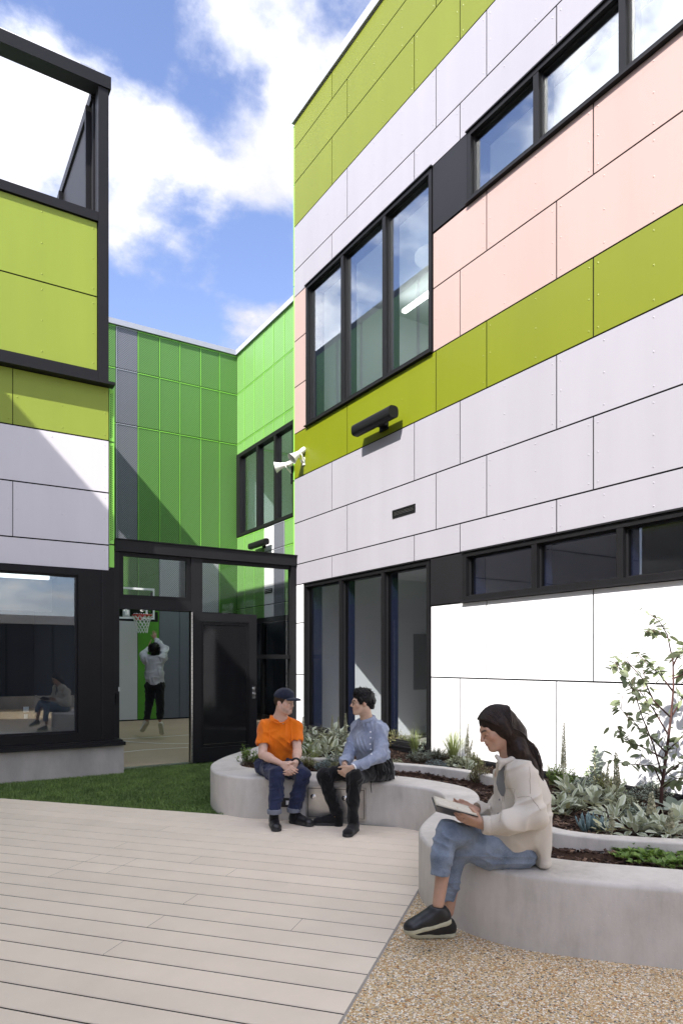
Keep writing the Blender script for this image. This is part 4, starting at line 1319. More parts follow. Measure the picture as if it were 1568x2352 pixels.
# --- bed on the right
lambs_ear(1286, 1876, .155, 22, 'woolly plant with pale yellowing leaves right behind the reading woman', yellow=.7)
lambs_ear(1301, 1832, .15, 22, 'woolly plant with one very tall flower spike against the white wall', spikes=((.62, .03, .02, .022),), yellow=.1)
lambs_ear(1328, 1846, .15, 20, 'woolly plant with pale leaves behind the blue finger succulents', yellow=.5)
lambs_ear(1362, 1858, .15, 20, 'woolly plant in the middle of the right bed, left of the furry spike', yellow=.6)
lambs_ear(1405, 1850, .14, 20, 'woolly plant with a dense furry spike, left of the sapling', spikes=((.42, -.02, .0, .026), (.34, .06, .02, .018)), yellow=.4)
lambs_ear(1413, 1892, .14, 20, 'woolly plant with upright silver leaves in front of the furry spike', yellow=.2)
lambs_ear(1391, 1924, .085, 14, 'small withered woolly plant right of the blue finger succulents', spikes=((.17, .01, 0, .02),), yellow=.8)
lambs_ear(1456, 1916, .14, 20, 'woolly silver plant with rimmed leaves near the kerb, left of the curling spike', yellow=.2)
lambs_ear(1498, 1914, .15, 22, 'woolly plant with a fat curling flower spike in front of the sapling', spikes=((.27, -.03, -.02, .03),), yellow=.1)
lambs_ear(1530, 1930, .14, 22, 'woolly plant hanging over the kerb at the right edge', spikes=((.20, .02, 0, .026),), yellow=.15)
lambs_ear(1560, 1915, .15, 20, 'woolly plant cut by the right edge of the picture, behind the kerb', yellow=.2)
fingers(1350, 1913, .085, .15, 46, 'larger left clump of blue finger succulent in the mulch')
fingers(1379, 1911, .06, .12, 30, 'smaller right clump of blue finger succulent in the mulch')
cab, _ = soil_at(1552, 1878); t_ = thing('broad_leaf_plant', 'grey broad leaved plant at the foot of the sapling, right edge', 'plant', cab)
for k in range(13): place_leaf(prng.choice(CAB), t_, cab + Vector((0, 0, .03)), k * 2.4, math.radians(55 - 3.5 * k), .17 * prng.uniform(.8, 1.15), prng.uniform(-.3, .3))
sag, _ = soil_at(1364, 1812); t_ = thing('silver_spire_plant', 'silver plant with whorls of drooping leaves up a single stem', 'plant', sag)
MB().tube([sag, sag + Vector((.01, 0, .2)), sag + Vector((.02, .01, .36))], [.008, .006, .004], 6).build('stem', M['stalk'], t_)
for k in range(34):
    f = k / 34; place_leaf(CAB[1], t_, sag + Vector((.02 * f, 0, .05 + .31 * f)), k * 2.4, math.radians(25 + 30 * f), .10 * (1.05 - .3 * f), 0, .75)
tuft(1346, 1800, .22, .14, 90, 'short green grass tuft against the dark wall base, left of the silver spire')
tuft(1425, 1806, .36, .22, 60, 'sparse tall grass behind the furry spike left of the sapling')
shrub('thyme_plant', 1253, 1948, .055, .15, 40, 12, .014, .006, M['silver'], 'little thyme bush on the bench kerb just behind the woman', z=.34)
shrub('groundcover_plant', 1452, 1846, .22, .10, 90, 10, .022, .010, M['silver'], 'low grey ground cover spreading left of the sapling stem')
shrub('groundcover_plant', 1500, 1838, .18, .16, 60, 10, .022, .009, M['silver'], 'grey feathery ground cover around the sapling stem')
fern = shrub('leafy_groundcover', 1500, 1984, .26, .07, 80, 9, .050, .026, M['green'], 'fresh green strawberry like plant trailing over the lower strip of mulch', up=.5, z=.335)
shrub('leafy_groundcover', 1445, 1976, .10, .07, 26, 7, .045, .022, M['green'], 'small green trailing shoot at the left end of the leafy patch', up=.6, z=.335)
shrub('groundcover_plant', 1320, 1812, .14, .12, 60, 9, .026, .010, M['silver'], 'grey herb at the wall base behind the tall spike')

# --- bed between the blue shirted man and the woman
tuft(952, 1742, .40, .15, 130, 'upright grass tuft in front of the tall ground floor window')
tuft(1040, 1757, .48, .34, 190, 'wide arching grass tuft against the white wall')
lambs_ear(1072, 1778, .12, 20, 'woolly plant with pale branching flower spikes beside the woman', spikes=((.50, .04, .01, .022), (.34, .12, .02, .018)), yellow=.5)
shrub('rosemary_bush', 1103, 1806, .12, .24, 70, 16, .020, .005, M['yellow'], 'dry green rosemary bush behind the bench bend, beside the woman', z=.34)
shrub('silver_bush', 962, 1753, .16, .16, 90, 14, .020, .007, M['silver'], 'silver feathery bush left of the wide grass tuft')
shrub('silver_bush', 1006, 1748, .15, .17, 80, 14, .020, .007, M['silver'], 'silver feathery bush behind the blue cushion plant')
shrub('blue_cushion', 1000, 1772, .13, .12, 120, 14, .016, .006, M['blue'], 'low blue grey cushion plant on the mulch by the inner kerb')
shrub('white_herb', 912, 1770, .09, .12, 40, 10, .024, .010, M['woolly'], 'little white leaved herb on the kerb right of the seated blue shirted man')
shrub('dark_herb', 922, 1777, .07, .08, 36, 10, .014, .006, M['silver'], 'dark green thyme spilling over the inner kerb by the blue shirted man', z=.34)
shrub('golden_bush', 905, 1722, .20, .26, 70, 12, .022, .013, M['yellow'], 'golden green bush behind the blue shirted man')
shrub('golden_bush', 934, 1724, .16, .20, 50, 12, .020, .012, M['green'], 'green bush left of the upright grass tuft')

# --- bed between the two men
for x, y, s, sp, lb in ((700, 1722, .17, ((.42, -.03, 0, .026),), 'woolly plant with a spike next to the gate post, beside the orange shirt'),
                        (735, 1728, .18, (), 'woolly plant in the middle of the clump between the two men'),
                        (762, 1722, .18, ((.44, .0, 0, .026),), 'woolly plant with the leftmost tall spike before the window'),
                        (778, 1716, .17, ((.40, .0, 0, .024),), 'woolly plant with the shorter middle spike before the window'),
                        (792, 1724, .17, ((.47, .0, 0, .026),), 'woolly plant with the tallest spike, just left of the blue shirt'),
                        (715, 1748, .16, (), 'woolly plant close behind the arm of the man in orange'),
                        (752, 1752, .17, (), 'woolly plant in front of the spikes between the two men'),
                        (788, 1752, .16, (), 'woolly plant touching the sleeve of the man in the blue shirt'),
                        (822, 1722, .15, ((.36, .02, 0, .022),), 'woolly plant with a spike hidden behind the blue shirted man')):
    lambs_ear(x, y, s, 24, lb, sp, .35, tall=.24)
shrub('blue_cushion', 742, 1776, .11, .13, 90, 14, .022, .005, M['blue'], 'wispy blue grey cushion at the bench edge between the two men')
shrub('golden_bush', 705, 1768, .12, .16, 60, 12, .022, .010, M['yellow'], 'yellow green herb at the elbow of the man in orange')
shrub('golden_bush', 775, 1778, .10, .12, 50, 12, .020, .009, M['yellow'], 'yellow green herb by the knee of the man in the blue shirt')
shrub('young_shrub', 566, 1762, .15, .24, 34, 16, .032, .015, M['green'], 'bright green young shrub in the left end of the planter', up=.8, z=.34)

# --- fillers: small herbs, seedlings and grasses that close the gaps
for i, (x, y, R, h, m, lb) in enumerate(((1310, 1868, .12, .13, 'woolly', 'pale low herb between the yellowing woolly plant and the blue fingers'), (1345, 1845, .15, .20, 'silver', 'grey herb tangle in the middle of the right bed'),
        (1390, 1838, .15, .22, 'yellow', 'olive herb under the dense furry spike'), (1430, 1868, .13, .15, 'woolly', 'pale herb between two woolly plants left of the sapling'),
        (1470, 1890, .12, .12, 'silver', 'grey herb on the mulch in front of the sapling stem'), (1290, 1812, .14, .22, 'green', 'green herb behind the tall white flower spike at the wall'),
        (1380, 1808, .16, .22, 'green', 'dark green bush against the wall base left of the sapling'), (1440, 1815, .18, .22, 'silver', 'grey green bush against the wall base behind the sapling'),
        (1535, 1832, .2, .22, 'silver', 'grey bush against the wall at the right edge'), (1085, 1770, .12, .18, 'yellow', 'olive herb at the wall behind the woman\'s book'),
        (1048, 1768, .12, .14, 'woolly', 'pale herb at the foot of the wide grass tuft'), (980, 1735, .14, .2, 'silver', 'grey bush under the tall window beside the upright tuft'),
        (725, 1722, .2, .34, 'woolly', 'tall pale herb between the spikes and the gate post'), (750, 1738, .2, .30, 'yellow', 'yellow green herb in the clump between the men'),
        (780, 1738, .2, .32, 'woolly', 'tall pale herb behind the sleeve of the blue shirt'), (700, 1745, .15, .26, 'green', 'green herb behind the shoulder of the orange shirt'),
        (765, 1768, .14, .16, 'silver', 'silver herb low in the clump between the men'))):
    shrub('herb', x, y, R, h, 60, 13, .032, .013, M[m], lb, up=.7)
for x, y, h, R, lb in ((722, 1758, .26, .2, 'fresh grass tuft low between the two men'), (1398, 1812, .30, .18, 'thin grass tuft between the spikes of the right bed'), (1268, 1806, .26, .16, 'thin grass tuft at the wall just right of the woman\'s hair'),
                       (1005, 1730, .34, .22, 'fine grass at the foot of the window, right of the upright tuft')):
    tuft(x, y, h, R, 70, lb)

# --- gum sapling
tp, td = soil_at(1516, 1876)
tree = thing('gum_sapling', 'young gum sapling with round leaves in front of the white wall', 'tree', tp)
TR = [at(*q, td + .0) for q in ((1516, 1876), (1519, 1812), (1530, 1728), (1541, 1644), (1546, 1580), (1545, 1521), (1532, 1459), (1512, 1425), (1474, 1399))]
MB().tube(TR, [.016, .013, .011, .009, .007, .0055, .004, .003, .0016], 7).build('trunk', M['bark'], tree, True)
BR = [((1518, 1800), [(1500, 1760), (1446, 1756), (1398, 1746)], .12), ((1522, 1790), [(1501, 1714), (1473, 1644), (1456, 1588), (1417, 1540)], -.18),
      ((1535, 1690), [(1500, 1630), (1470, 1590), (1440, 1560)], .15), ((1541, 1650), [(1500, 1610), (1480, 1565), (1440, 1520), (1405, 1538)], -.10),
      ((1530, 1730), [(1490, 1690), (1450, 1660), (1410, 1610)], .22), ((1546, 1590), [(1515, 1550), (1490, 1530), (1462, 1500)], .05),
      ((1545, 1530), [(1560, 1500), (1585, 1480)], .0), ((1540, 1650), [(1570, 1600), (1600, 1570)], .10), ((1530, 1728), [(1570, 1690), (1610, 1650)], -.1),
      ((1522, 1785), [(1560, 1755), (1610, 1730)], .10), ((1520, 1810), [(1550, 1790), (1600, 1780)], -.15), ((1532, 1465), [(1500, 1450), (1480, 1452)], .04),
      ((1544, 1560), [(1580, 1545), (1610, 1520)], .1), ((1528, 1745), [(1480, 1720), (1440, 1700), (1415, 1690)], -.22)]
gr = random.Random(5)


def leafy(path, n, s0, s1):
    for k in range(n):
        f = .25 + .75 * (k + gr.random()) / n; i = min(int(f * (len(path) - 1)), len(path) - 2); q = path[i].lerp(path[i + 1], f * (len(path) - 1) - i)
        a = gr.uniform(0, 6.28); s = (s0 + (s1 - s0) * f) * gr.uniform(.65, 1.15)
        st = Vector((math.cos(a), math.sin(a), gr.uniform(-.4, .6))) * .022
        place_leaf(gr.choice(GUM), tree, q + st * .5, a, gr.uniform(-.9, .5), s, gr.uniform(-.9, .9))


for (b0, pts, dy) in BR:
    path = [at(b0[0], b0[1], td)]
    for i, q in enumerate(pts): path.append(at(q[0], q[1], td + dy * (i + 1) / len(pts)))
    MB().tube(path, [.007 * (1 - .72 * i / (len(path) - 1)) for i in range(len(path))], 5).build('branch', M['bark'], tree, True)
    leafy(path, 21, .105, .062)
    for i in range(1, len(path)):                      # side twigs
        e = path[i] + Vector((gr.uniform(-.12, .12), gr.uniform(-.15, .15), gr.uniform(.0, .14)))
        tw = [path[i - 1].lerp(path[i], .6), e]; MB().tube(tw, [.0026, .0016], 4, False).build('twig', M['bark'], tree); leafy(tw, 4, .105, .07)
leafy(TR[4:], 20, .095, .06)
# ================================================================== PEOPLE (continuous surfaces grown from distance fields)
def Lc(px, py, d):
    """camera-aligned metres: x right, y away, z up"""
    return np.array([(px - 784) / 1568 * d, d, EYE + (1521 - py) / 1568 * d])


def nv(v): v = np.asarray(v, float); return v / np.linalg.norm(v)


def to_world(V):
    c, s = math.cos(TH), math.sin(TH); V = np.asarray(V)
    return np.stack([V[:, 0] * c - V[:, 1] * s, V[:, 0] * s + V[:, 1] * c, V[:, 2]], 1)


class Field:
    def __init__(s, lo, hi, h):
        s.lo = np.asarray(lo, float); s.h = h
        s.n = np.ceil((np.asarray(hi) - s.lo) / h).astype(int) + 1
        s.f = np.full(s.n, 1.0, np.float32)

    def sub(s, lo, hi):
        a = np.clip(np.floor((lo - s.lo) / s.h).astype(int), 0, s.n); b = np.clip(np.ceil((hi - s.lo) / s.h).astype(int) + 1, 0, s.n)
        sl = tuple(slice(i, j) for i, j in zip(a, b))
        ax = [s.lo[i] + s.h * np.arange(a[i], b[i]) for i in range(3)]
        return sl, ax

    def op(s, fn, lo, hi, k, mode='u'):
        m = k + 3 * s.h + .02
        sl, ax = s.sub(np.asarray(lo) - m, np.asarray(hi) + m)
        if min(len(a) for a in ax) == 0: return
        X, Y, Z = np.meshgrid(*ax, indexing='ij', sparse=True)
        d = fn(X, Y, Z).astype(np.float32); a = s.f[sl]
        if mode == 'u':
            hh = np.maximum(k - np.abs(a - d), 0) / k; s.f[sl] = np.minimum(a, d) - hh * hh * k * .25
        else:
            d = -d; hh = np.maximum(k - np.abs(a - d), 0) / k; s.f[sl] = np.maximum(a, d) + hh * hh * k * .25

    def cone(s, a, b, ra, rb, k=.02, mode='u'):
        a = np.asarray(a, float); b = np.asarray(b, float); ba = b - a; L2 = max(ba @ ba, 1e-9)
        def fn(X, Y, Z):
            x, y, z = X - a[0], Y - a[1], Z - a[2]
            t = np.clip((x * ba[0] + y * ba[1] + z * ba[2]) / L2, 0, 1)
            return np.sqrt((x - t * ba[0]) ** 2 + (y - t * ba[1]) ** 2 + (z - t * ba[2]) ** 2) - (ra + (rb - ra) * t)
        r = max(ra, rb); s.op(fn, np.minimum(a, b) - r, np.maximum(a, b) + r, k, mode); return s

    def chain(s, pts, rs, k=.02):
        for i in range(len(pts) - 1): s.cone(pts[i], pts[i + 1], rs[i], rs[i + 1], k)
        return s

    def ell(s, c, r, ax=None, k=.02, mode='u'):
        c = np.asarray(c, float); A = np.eye(3) if ax is None else np.array([nv(v) for v in ax]); r = np.asarray(r, float)
        def fn(X, Y, Z):
            x, y, z = X - c[0], Y - c[1], Z - c[2]
            q = [(A[i, 0] * x + A[i, 1] * y + A[i, 2] * z) for i in range(3)]
            k0 = np.sqrt(sum((q[i] / r[i]) ** 2 for i in range(3))); k1 = np.sqrt(sum((q[i] / r[i] ** 2) ** 2 for i in range(3)))
            return k0 * (k0 - 1) / np.maximum(k1, 1e-6)
        R = r.max(); s.op(fn, c - R, c + R, k, mode); return s

    def ecap(s, a, b, side, ra, rb, k=.03, mode='u'):
        """elliptical capsule: ra, rb = (radius along `side`, radius across)"""
        a = np.asarray(a, float); b = np.asarray(b, float); ba = b - a; L2 = max(ba @ ba, 1e-9); sd = nv(side)
        def fn(X, Y, Z):
            x, y, z = X - a[0], Y - a[1], Z - a[2]
            t = np.clip((x * ba[0] + y * ba[1] + z * ba[2]) / L2, 0, 1)
            x, y, z = x - t * ba[0], y - t * ba[1], z - t * ba[2]
            q = x * sd[0] + y * sd[1] + z * sd[2]; o2 = np.maximum(x * x + y * y + z * z - q * q, 0)
            A = ra[0] + (rb[0] - ra[0]) * t; B = ra[1] + (rb[1] - ra[1]) * t
            k0 = np.sqrt((q / A) ** 2 + o2 / B ** 2); k1 = np.sqrt((q / A ** 2) ** 2 + o2 / B ** 4)
            return k0 * (k0 - 1) / np.maximum(k1, 1e-6)
        r = max(*ra, *rb); s.op(fn, np.minimum(a, b) - r, np.maximum(a, b) + r, k, mode); return s

    def slab(s, p, n, k=.006, side=1):
        """cut away everything on the +n side of the plane"""
        p = np.asarray(p, float); n = nv(n)
        X, Y, Z = np.meshgrid(*[s.lo[i] + s.h * np.arange(s.n[i]) for i in range(3)], indexing='ij', sparse=True)
        d = ((X - p[0]) * n[0] + (Y - p[1]) * n[1] + (Z - p[2]) * n[2]).astype(np.float32)
        s.f = np.maximum(s.f, d); return s

    def folds(s, amp, L_, seed=0, dirs=None):
        """soft cloth folds: warped ridges"""
        r = np.random.RandomState(seed)
        X, Y, Z = np.meshgrid(*[s.lo[i] + s.h * np.arange(s.n[i]) for i in range(3)], indexing='ij')
        near = np.abs(s.f) < .05; x, y, z = X[near], Y[near], Z[near]; tot = 0
        for i in range(5):
            d = nv(r.randn(3) if dirs is None else np.asarray(dirs[i % len(dirs)]) + .35 * r.randn(3)); w = 2 * math.pi / (L_ * r.uniform(.6, 1.5)); e = nv(r.randn(3)); g = nv(r.randn(3))
            ph = w * (d[0] * x + d[1] * y + d[2] * z) + 2.2 * np.sin(.45 * w * (e[0] * x + e[1] * y + e[2] * z) + i) + r.uniform(0, 6)
            env = .5 + .5 * np.sin(.30 * w * (g[0] * x + g[1] * y + g[2] * z) + i * 1.7)
            tot = tot + (1 - np.abs(np.sin(ph * .5))) ** 1.6 * env
        s.f[near] -= (amp * (tot - .55)).astype(np.float32); return s

    def mesh(s):
        f = s.f; h = s.h; sg = f < 0
        c = sum(sg[i:f.shape[0] - 1 + i, j:f.shape[1] - 1 + j, k:f.shape[2] - 1 + k].astype(np.int8) for i in (0, 1) for j in (0, 1) for k in (0, 1))
        act = (c > 0) & (c < 8); I = np.argwhere(act); idx = np.full(act.shape, -1, np.int64); idx[act] = np.arange(len(I))
        acc = np.zeros((len(I), 3)); cnt = np.zeros(len(I))
        cor = [(i, j, k) for i in (0, 1) for j in (0, 1) for k in (0, 1)]
        for a in cor:
            for ax in range(3):
                if a[ax]: continue
                b = list(a); b[ax] = 1
                fa = f[I[:, 0] + a[0], I[:, 1] + a[1], I[:, 2] + a[2]]; fb = f[I[:, 0] + b[0], I[:, 1] + b[1], I[:, 2] + b[2]]
                m = (fa < 0) != (fb < 0); t = fa[m] / (fa[m] - fb[m])
                p = np.tile(np.array(a, float), (m.sum(), 1)); p[:, ax] += t; acc[m] += p; cnt[m] += 1
        V = s.lo + h * (I + acc / cnt[:, None])
        Q = []
        for ax in range(3):
            u, v = [(1, 2), (2, 0), (0, 1)][ax]
            sl0 = [slice(None)] * 3; sl1 = [slice(None)] * 3; sl0[ax] = slice(0, -1); sl1[ax] = slice(1, None)
            A = sg[tuple(sl0)]; B = sg[tuple(sl1)]; E = np.argwhere(A != B)
            E = E[(E[:, u] > 0) & (E[:, v] > 0) & (E[:, u] < f.shape[u] - 1) & (E[:, v] < f.shape[v] - 1)]
            fl = A[E[:, 0], E[:, 1], E[:, 2]]
            def g(du, dv):
                q = E.copy(); q[:, u] += du; q[:, v] += dv; return idx[q[:, 0], q[:, 1], q[:, 2]]
            q = np.stack([g(-1, -1), g(0, -1), g(0, 0), g(-1, 0)], 1)
            q[~fl] = q[~fl][:, ::-1]; Q.append(q)
        Q = np.concatenate(Q); Q = Q[(Q >= 0).all(1)]
        return V, Q


def emit(field, name, mat, parent, color=None, matfn=None, relax=2):
    V, Q = field.mesh()
    for _ in range(relax):                            # light smoothing
        S = np.zeros_like(V); n = np.zeros(len(V))
        for a, b in ((0, 1), (1, 2), (2, 3), (3, 0)):
            np.add.at(S, Q[:, a], V[Q[:, b]]); np.add.at(n, Q[:, a], 1); np.add.at(S, Q[:, b], V[Q[:, a]]); np.add.at(n, Q[:, b], 1)
        V = V * .5 + .5 * S / np.maximum(n, 1)[:, None]
    mi = matfn(V[Q].mean(1)) if matfn else None
    o = np_mesh(name, to_world(V), Q, mat, parent, smooth=True, mat_idx=mi)
    if color is not None:
        C = color(V); at_ = o.data.color_attributes.new('tint', 'FLOAT_COLOR', 'POINT')
        at_.data.foreach_set('color', np.concatenate([C, np.ones((len(C), 1))], 1).astype(np.float32).ravel())
    return o


def skin_mat(name):
    m, nt, b, N, L = _nodes(name)
    a = N.new('ShaderNodeAttribute'); a.attribute_name = 'tint'
    geo = N.new('ShaderNodeNewGeometry'); nz = N.new('ShaderNodeTexNoise'); nz.inputs['Scale'].default_value = 45; nz.inputs['Detail'].default_value = 4
    L.new(geo.outputs['Position'], nz.inputs['Vector'])
    mr = N.new('ShaderNodeMapRange'); mr.inputs['To Min'].default_value = .88; mr.inputs['To Max'].default_value = 1.10; L.new(nz.outputs['Fac'], mr.inputs['Value'])
    hs = N.new('ShaderNodeHueSaturation'); L.new(a.outputs['Color'], hs.inputs['Color']); L.new(mr.outputs[0], hs.inputs['Value'])
    L.new(hs.outputs[0], b.inputs['Base Color'])
    b.inputs['Roughness'].default_value = .5; b.inputs['Subsurface Weight'].default_value = .12; b.inputs['Subsurface Radius'].default_value = (.012, .005, .003)
    b.inputs['Subsurface Scale'].default_value = 1.0
    return m


def cloth(name, col, weave=700, var=.08, rough=.9, thread=None, streak=None, bump=.25, sheen=.15):
    m, nt, b, N, L = _nodes(name)
    geo = N.new('ShaderNodeNewGeometry')
    nz = N.new('ShaderNodeTexNoise'); nz.inputs['Scale'].default_value = 9; nz.inputs['Detail'].default_value = 6; L.new(geo.outputs['Position'], nz.inputs['Vector'])
    fi = N.new('ShaderNodeTexNoise'); fi.inputs['Scale'].default_value = weave; fi.inputs['Detail'].default_value = 2; L.new(geo.outputs['Position'], fi.inputs['Vector'])
    ad = N.new('ShaderNodeMath'); ad.operation = 'MULTIPLY_ADD'; ad.inputs[1].default_value = .6; L.new(nz.outputs['Fac'], ad.inputs[0])
    ml = N.new('ShaderNodeMath'); ml.operation = 'MULTIPLY'; ml.inputs[1].default_value = .4; L.new(fi.outputs['Fac'], ml.inputs[0]); L.new(ml.outputs[0], ad.inputs[2])
    mr = N.new('ShaderNodeMapRange'); mr.inputs['From Min'].default_value = .36; mr.inputs['From Max'].default_value = .64; L.new(ad.outputs[0], mr.inputs['Value'])
    mx = N.new('ShaderNodeMix'); mx.data_type = 'RGBA'
    mx.inputs['A'].default_value = (*[c * (1 - var) for c in col], 1); mx.inputs['B'].default_value = (*(thread or [c * (1 + var) for c in col]), 1)
    L.new(mr.outputs[0], mx.inputs['Factor']); L.new(mx.outputs['Result'], b.inputs['Base Color'])
    b.inputs['Roughness'].default_value = rough; b.inputs['Specular IOR Level'].default_value = .2; b.inputs['Sheen Weight'].default_value = sheen
    bp = N.new('ShaderNodeBump'); bp.inputs['Strength'].default_value = bump; bp.inputs['Distance'].default_value = .003
    L.new(fi.outputs['Fac'], bp.inputs['Height']); L.new(bp.outputs[0], b.inputs['Normal'])
    return m


M['skin'] = skin_mat('skin')
M['oat'] = cloth('oat_twill', (.55, .50, .425), 500, .06)
M['greytee'] = cloth('grey_jersey', (.17, .17, .17), 600, .08)
M['denim'] = cloth('washed_denim', (.125, .163, .22), 420, .28, thread=(.26, .31, .385))
M['indigo'] = cloth('dark_denim', (.012, .017, .045), 420, .2, thread=(.030, .038, .085))
M['cuff'] = cloth('denim_turn_up', (.17, .185, .22), 420, .15)
M['orange'] = cloth('orange_jersey', (.74, .17, .008), 600, .05)
M['chambray'] = cloth('chambray', (.20, .235, .33), 420, .2, thread=(.36, .40, .49))
M['blackcloth'] = cloth('black_cloth', (.0055, .0055, .006), 500, .2)
M['navycap'] = cloth('navy_cotton', (.012, .015, .030), 500, .2)
M['marl'] = cloth('grey_marl', (.46, .46, .47), 420, .1)
M['leather'] = pm('black_leather', (.010, .010, .011), .38, .5, bump=.1, bscale=300)
M['canvas_black'] = cloth('black_knit', (.010, .010, .011), 600, .2)
M['rubber'] = pm('cream_rubber', (.42, .40, .28), .6, .3, var=.12, vscale=30)
M['rubber_dark'] = pm('dark_rubber', (.035, .035, .035), .6, .3)
M['white_canvas'] = cloth('pale_canvas', (.72, .70, .64), 500, .08)
def hair_mat(name, c, rough=.42):
    m = pm(name, c, rough, .18, var=.45, vscale=60); return m
M['hair_brown'] = hair_mat('dark_brown_hair', (.020, .0115, .008), .42)
M['hair_black'] = hair_mat('black_hair', (.006, .005, .005), .4)
M['hair_mid'] = hair_mat('brown_hair', (.045, .025, .014))


def strand_mat():
    m, nt, b, N, L = _nodes('hair_strand')
    geo = N.new('ShaderNodeNewGeometry'); mx = N.new('ShaderNodeMix'); mx.data_type = 'RGBA'
    mx.inputs['A'].default_value = (.010, .006, .005, 1); mx.inputs['B'].default_value = (.060, .033, .022, 1)
    pw = N.new('ShaderNodeMath'); pw.operation = 'POWER'; pw.inputs[1].default_value = 2.0
    L.new(geo.outputs['Random Per Island'], pw.inputs[0]); L.new(pw.outputs[0], mx.inputs['Factor'])
    L.new(mx.outputs['Result'], b.inputs['Base Color']); b.inputs['Roughness'].default_value = .38; b.inputs['Specular IOR Level'].default_value = .3
    return m


M['strand'] = strand_mat()


def head(F, c, f, u, sc=1.0, nose=1.0, jaw=1.0):
    """head with brow, sockets, nose, lips, chin and ears; c = centre, f = facing, u = crown direction"""
    f = nv(f); u = nv(np.asarray(u) - f * (np.asarray(u) @ f)); r = np.cross(f, u)
    P = lambda a, b, d: np.asarray(c) + sc * (r * a + f * b + u * d)
    ax = (r, f, u)
    F.ell(P(0, -.012, .037), np.array([.073, .092, .080]) * sc, ax, .01)
    F.ell(P(0, .026, -.028), np.array([.056, .064, .084]) * sc, ax, .03)
    for s in (-1, 1):
        F.cone(P(s * .050 * jaw, .0, -.055), P(s * .018, .066, -.097), .020 * sc, .016 * sc, .03)
        F.ell(P(s * .041, .055, -.024), np.array([.020, .022, .020]) * sc, ax, .02)
        F.cone(P(s * .044, .070, .022), P(s * .010, .085, .020), .011 * sc, .010 * sc, .015)
        F.ell(P(s * .031, .096, -.001), np.array([.016, .014, .011]) * sc, ax, .010, 's')
        F.ell(P(s * .031, .0745, -.002), np.array([.0135, .0125, .0115]) * sc, ax, .004)
        F.ell(P(s * .076, -.006, -.012), np.array([.009, .017, .030]) * sc, (nv(r + .35 * s * f), f, u), .006)
        F.ell(P(s * .0115, .097, -.031), np.array([.0075, .0085, .0065]) * sc, ax, .006)
    F.cone(P(0, .088, .012), P(0, .110 + .006 * (nose - 1), -.026), .0065 * sc, .0095 * sc, .010)
    F.ell(P(0, .082, -.050), np.array([.026, .014, .020]) * sc, ax, .015)
    F.cone(P(-.017, .090, -.053), P(.017, .090, -.053), .0050 * sc, .0050 * sc, .005); F.cone(P(-.006, .0955, -.0505), P(.006, .0955, -.0505), .0045 * sc, .0045 * sc, .005)
    F.cone(P(-.013, .091, -.0625), P(.013, .091, -.0625), .0058 * sc, .0058 * sc, .005)
    F.ell(P(0, .074, -.089), np.array([.021, .019, .018]) * sc, ax, .02)
    return P


def face_tint(P, base, V, sc, lip=(.40, .13, .10), brow=(.03, .02, .015), beard=None, lids=False):
    base = np.asarray(base); C = np.tile(base, (len(V), 1))
    def blend(p, r, col, a=1.0, hard=2.0):
        nonlocal C
        q = np.linalg.norm((V - p) / (np.asarray(r) * sc), axis=1) if np.ndim(r) else np.linalg.norm(V - p, axis=1) / (r * sc)
        w = np.clip((1.15 - q) * hard, 0, 1)[:, None] * a; C = C * (1 - w) + np.asarray(col) * w
    for s in (-1, 1):
        blend(P(s * .045, .07, -.03), .03, base * np.array([1.12, .88, .85]), .6, 1)
        blend(P(s * .079, -.006, -.012), .028, base * np.array([1.08, .82, .78]), .6, 1)
        for t in np.linspace(0, 1, 7): blend(P(s * (.014 + .034 * t), .098 - .016 * t, .019 + .006 * math.sin(2.4 * t)), .0064, brow, .95)
        if lids:
            for t in np.linspace(-1, 1, 5): blend(P(s * (.031 + .013 * t), .088 - .004 * t * t, -.0085 + .002 * t * t), .0050, (.02, .012, .01), .95)
        else:
            for t in np.linspace(-1, 1, 5): blend(P(s * (.031 + .012 * t), .086, .0022 - .002 * t * t), .0040, (.03, .02, .016), .8)
            blend(P(s * .032, .087, -.0025), .0052, (.03, .02, .016), .85)
    blend(P(0, .113, -.028), .012, base * np.array([1.1, .84, .8]), .5, 1)
    for t in np.linspace(-1, 1, 7): blend(P(.016 * t, .0965 - .006 * t * t, -.0572), .0075, lip, .8)
    for t in np.linspace(-1, 1, 5): blend(P(.015 * t, .097, -.0565), .0026, np.asarray(lip) * .45, .8)
    if beard is not None:
        for x, y, z, r_ in beard: blend(P(x, y, z), r_, brow, .55, 1.2)
    return C


